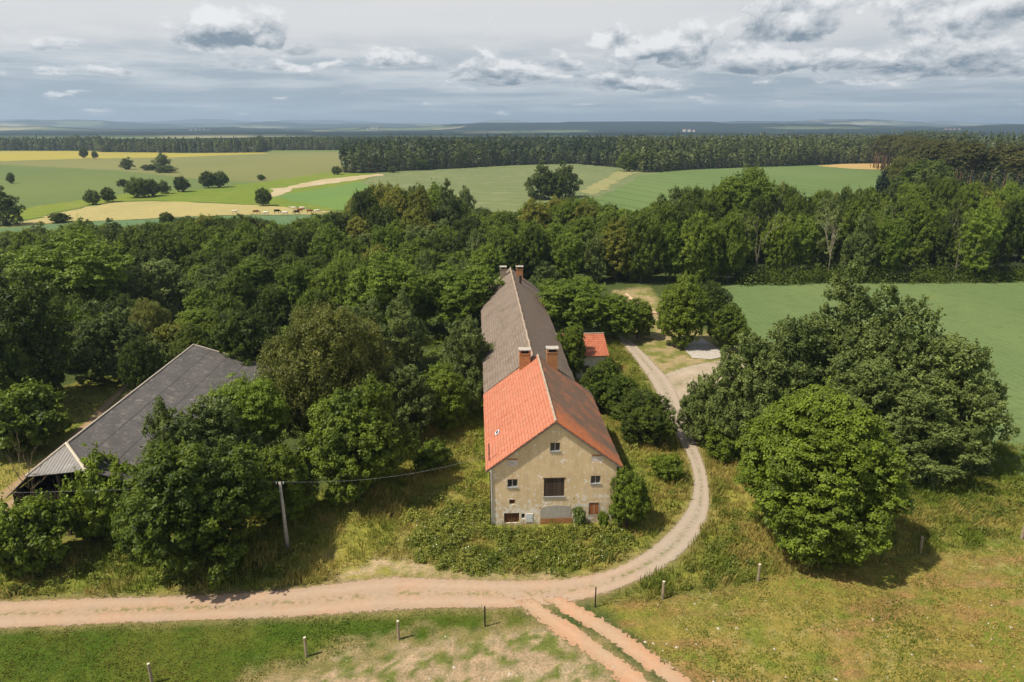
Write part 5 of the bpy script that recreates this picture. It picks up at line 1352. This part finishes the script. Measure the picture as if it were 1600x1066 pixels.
# pebbles and pale dung scraps on the meadow
rs = RS(5); b = MB()
for _ in range(150):
    a = gp(rs.uniform(940, 1640), rs.uniform(915, 1066)) if rs.rand() < .6 else gp(rs.uniform(480, 1050), rs.uniform(985, 1066))
    if not inside(Z_MEADR, np.array([a[0]]), np.array([a[1]]))[0] and not inside(Z_BARE, np.array([a[0]]), np.array([a[1]]))[0]: continue
    r = .03 + .11 * rs.uniform(0, 1) ** 3; z = r * .35
    vs = [(a[0] + r * math.cos(k * 1.047) * rs.uniform(.7, 1.3), a[1] + r * math.sin(k * 1.047) * rs.uniform(.7, 1.3), 0.0) for k in range(6)] + [(a[0], a[1], z * 2)]
    b.add(vs, [(k, (k + 1) % 6, 6) for k in range(6)])
M['stone'] = plain('pale_stone', (0.46, 0.42, 0.35), 0.15, 4)
tag(b.build('gravel', M['stone']), 'pale stones and scraps scattered over the meadow', 'stones', kind='stuff')

# ------------------------------------------------------------------ FAR POWER STATION AND HAMLETS
M['far_white'] = plain('far_pale_walls', (0.7, 0.68, 0.64), 0.05, 0.01)
M['far_roof'] = plain('far_red_roofs', (0.42, 0.18, 0.12), 0.1, 0.01)
def far_block(name, qx, dist, z, sizes, label, cat_, roof=False):
    a = math.atan2(qx - 800, F * CP); e = empty(name, (math.sin(a) * dist, math.cos(a) * dist, z), -a, label, cat_)
    b = MB(); rf = MB()
    for x0, x1, h in sizes:
        b.box(x0, x1, -15, 15, -30, h)
        if roof: rf.prism([(x0 - 1, h), (x1 + 1, h), (x1 + 1, h + .3), ((x0 + x1) / 2, h + 5), (x0 - 1, h + .3)], -16, 16)
    b.build('wall', M['far_white'], e)
    if roof: rf.build('roof', M['far_roof'], e)
    return e
far_block('power_station', 86, 13500, 40, [(-95, -60, 62), (-60, 20, 70), (20, 60, 58), (60, 95, 72)], 'pale hazy block of a power station on the far horizon', 'power station')
rv = random.Random(3)
for qx, d, z, lab in ((349, 4300, 18, 'tiny white church of the far village beyond the dark forest'), (362, 4400, 14, 'tiny red-roofed houses beside the white village church'),
                      (600, 4800, 20, 'small pale houses on the bluish hillside above the middle forest'), (735, 5200, 22, 'pale farm buildings on the hillside behind the middle forest'),
                      (1052, 3600, 12, 'white building at the forest gap below the blue ridge'), (1085, 5200, 22, 'pale village strip under the long blue ridge'), (1425, 4200, 14, 'row of white sheds just above the pinewood tops')):
    s = []; x0 = -30
    for _ in range(rv.randrange(2, 5)):
        w_ = rv.uniform(8, 18); s.append((x0, x0 + w_, rv.uniform(4, 9))); x0 += w_ + rv.uniform(3, 12)
    far_block('far_building', qx, d, z, s, lab, 'buildings', True)

# ------------------------------------------------------------------ HAZE
hb = MB().box(-21000, 21000, -600, 20500, -31, 190)
m, t = material('thin_blue_air')
pv = t.n('ShaderNodeVolumePrincipled', {'Color': (0.56, 0.74, 0.95, 1), 'Density': 0.00013, 'Anisotropy': 0.25})
t.n('ShaderNodeOutputMaterial', {'Volume': pv.outputs[0]})
hz_ = hb.build('haze', m); hz_['kind'] = 'stuff'; hz_['label'] = 'thin bluish haze over the distant landscape'

# ------------------------------------------------------------------ SUN, SKY, CAMERA
el = math.radians(58)
sd = Vector((-math.cos(el) * math.cos(math.radians(22)), -math.cos(el) * math.sin(math.radians(22)), math.sin(el)))
L = bpy.data.lights.new('sun', 'SUN'); L.energy = 5.0; L.angle = math.radians(1.0); L.color = (1.0, 0.91, 0.77)
lo = bpy.data.objects.new('sun', L); COL.objects.link(lo); lo.rotation_euler = sd.to_track_quat('Z', 'Y').to_euler()

W = bpy.data.worlds.new('World'); S.world = W; W.use_nodes = True; W.node_tree.nodes.clear(); t = NT(W.node_tree)
sky = t.n('ShaderNodeTexSky', sky_type='NISHITA', sun_disc=False, sun_elevation=el, sun_rotation=math.atan2(sd.x, sd.y), air_density=1.2, dust_density=1.5)
gen = t.n('ShaderNodeTexCoord').outputs['Generated']; dx, dy, dz = sxyz(t, gen)
az = t.math('ARCTAN2', dx, dy); elv = t.math('MAXIMUM', dz, 0.0)
blobs = [(318, 64, 44, 34, 1), (365, 66, 50, 20, .9), (421, 66, 27, 33, 1), (468, 84, 30, 20, .8), (615, 97, 55, 22, .75), (575, 78, 40, 12, .5), (742, 118, 55, 30, 1), (800, 130, 48, 16, .8), (880, 108, 60, 14, .7),
         (965, 66, 34, 20, .8), (1072, 94, 46, 44, 1), (1015, 90, 50, 18, .7), (1230, 56, 80, 34, 1), (1235, 14, 80, 18, .9), (1475, 46, 62, 50, 1), (1580, 22, 46, 26, 1), (985, 134, 80, 30, .85), (1165, 112, 60, 18, .7),
         (1330, 104, 130, 26, .8), (1490, 112, 140, 30, .8), (60, 78, 50, 12, .5), (200, 118, 110, 12, .5), (395, 106, 110, 14, .55)]
def azel(px, py):
    u, v = (px - 800) / F, (533 - py) / F
    d = Vector((u, CP + v * SP, -SP + v * CP)).normalized(); return math.atan2(d.x, d.y), d.z
w = t.math('DIVIDE', elv, t.math('ADD', elv, 0.10))
wv = t.n('ShaderNodeCombineXYZ', {0: t.math('MULTIPLY', az, 9.0), 1: t.math('MULTIPLY', w, 7.0), 2: 1.3}).outputs[0]
wa = t.math('MULTIPLY', t.math('SUBTRACT', t.noise(wv, 1.0, 2, 0.5), 0.5), 0.06)
azw = t.math('ADD', t.math('ADD', az, wa), 0.231)
def puff(off):
    vec = t.n('ShaderNodeCombineXYZ', {0: t.math('MULTIPLY', azw, 17.0), 1: t.math('MULTIPLY', t.math('ADD', w, off), 11.0), 2: 3.7}).outputs[0]
    return t.noise(vec, 1.0, 7, 0.60)
p0 = puff(0.0); p1 = puff(0.035)
D = None; G = None
for bx, by, w_, h_, s_ in blobs:
    w_ *= 1.22; h_ *= 1.15
    a0, e0 = azel(bx, by)
    qa = t.math('MULTIPLY', t.math('SUBTRACT', az, a0), F / w_)
    qe = t.math('MULTIPLY', t.math('SUBTRACT', elv, e0), F / h_)
    qf = t.math('MAXIMUM', qe, t.math('MULTIPLY', qe, -3.2))
    r2 = t.math('ADD', t.math('MULTIPLY', qa, qa), t.math('MULTIPLY', qf, qf))
    ex = t.math('MULTIPLY', t.math('EXPONENT', t.math('MULTIPLY', r2, -1.0)), s_)
    D = ex if D is None else t.math('MAXIMUM', D, ex)
    gq = t.math('MULTIPLY', ex, t.math('SUBTRACT', qe, 0.42))
    G = gq if G is None else t.math('ADD', G, gq)
nz = t.math('SUBTRACT', p0, 0.5)
fld_ = t.math('ADD', D, t.math('MULTIPLY', nz, 2.3))
mask = t.math('MULTIPLY', t.lin(fld_, 0.27, 0.52), 0.97)
lit = t.math('ADD', 0.60, t.math('MULTIPLY', G, 0.75))
lit = t.math('ADD', lit, t.math('MULTIPLY', t.math('SUBTRACT', p0, p1), 3.2), clamp=True)
lit = t.math('MAXIMUM', lit, t.lin(fld_, 0.62, 0.34, 0.0, 0.75))
ccol = t.mix(lit, (0.195, 0.25, 0.305), (0.78, 0.785, 0.79))
gap = t.mix(t.lin(elv, 0.0, 0.10), (0.40, 0.485, 0.545), (0.655, 0.66, 0.665))
bv = t.n('ShaderNodeCombineXYZ', {0: t.math('MULTIPLY', azw, 4.5), 1: t.math('MULTIPLY', w, 13.0), 2: 8.1}).outputs[0]
bn_ = t.noise(bv, 1.0, 7, 0.62)
win = t.math('MULTIPLY', t.lin(elv, 0.125, 0.07), t.lin(elv, 0.0, 0.02, 0.3, 1.0))
gap = t.mix(t.math('MULTIPLY', t.lin(bn_, 0.40, 0.57), t.math('MULTIPLY', win, 0.85)), gap, (0.305, 0.375, 0.435))
gap = t.mix(t.math('MULTIPLY', t.lin(bn_, 0.40, 0.30), t.math('MULTIPLY', win, 0.5)), gap, (0.72, 0.72, 0.71))
gap = t.mix(t.math('MULTIPLY', t.lin(t.noise(bv, 0.5, 5, 0.55), 0.45, 0.65), t.lin(elv, 0.07, 0.16, 0.0, 0.35)), gap, (0.50, 0.54, 0.58))
bg2 = t.mix(mask, gap, ccol)
high = t.lin(elv, 0.25, 0.7)
bn = t.n('ShaderNodeBackground', {'Color': sky.outputs[0], 'Strength': 0.075})
bc = t.n('ShaderNodeBackground', {'Color': bg2, 'Strength': 1.0})
mxs = t.n('ShaderNodeMixShader', {0: t.math('MULTIPLY', high, 0.85), 1: bc.outputs[0], 2: bn.outputs[0]})
t.n('ShaderNodeOutputWorld', {'Surface': mxs.outputs[0]})
W.cycles.sampling_method = 'MANUAL'; W.cycles.sample_map_resolution = 256

cam = bpy.data.cameras.new('camera'); cam.lens = 24; cam.sensor_width = 36; cam.clip_end = 60000; cam.clip_start = 0.5
co = bpy.data.objects.new('camera', cam); COL.objects.link(co)
co.location = (0, 0, HC); co.rotation_euler = (PI / 2 - PT, 0, 0); S.camera = co
S.view_settings.view_transform = 'Standard'; S.view_settings.look = 'None'; S.view_settings.gamma = 1; S.view_settings.exposure = 0.2
cy = S.cycles
cy.max_bounces = 4; cy.diffuse_bounces = 2; cy.glossy_bounces = 2; cy.transmission_bounces = 3; cy.volume_bounces = 0; cy.transparent_max_bounces = 12
cy.caustics_reflective = False; cy.caustics_refractive = False
cy.use_light_tree = False
cy.use_denoising = True
print('belt', belt_n, 'pines', pn, 'trees', len(TREES))
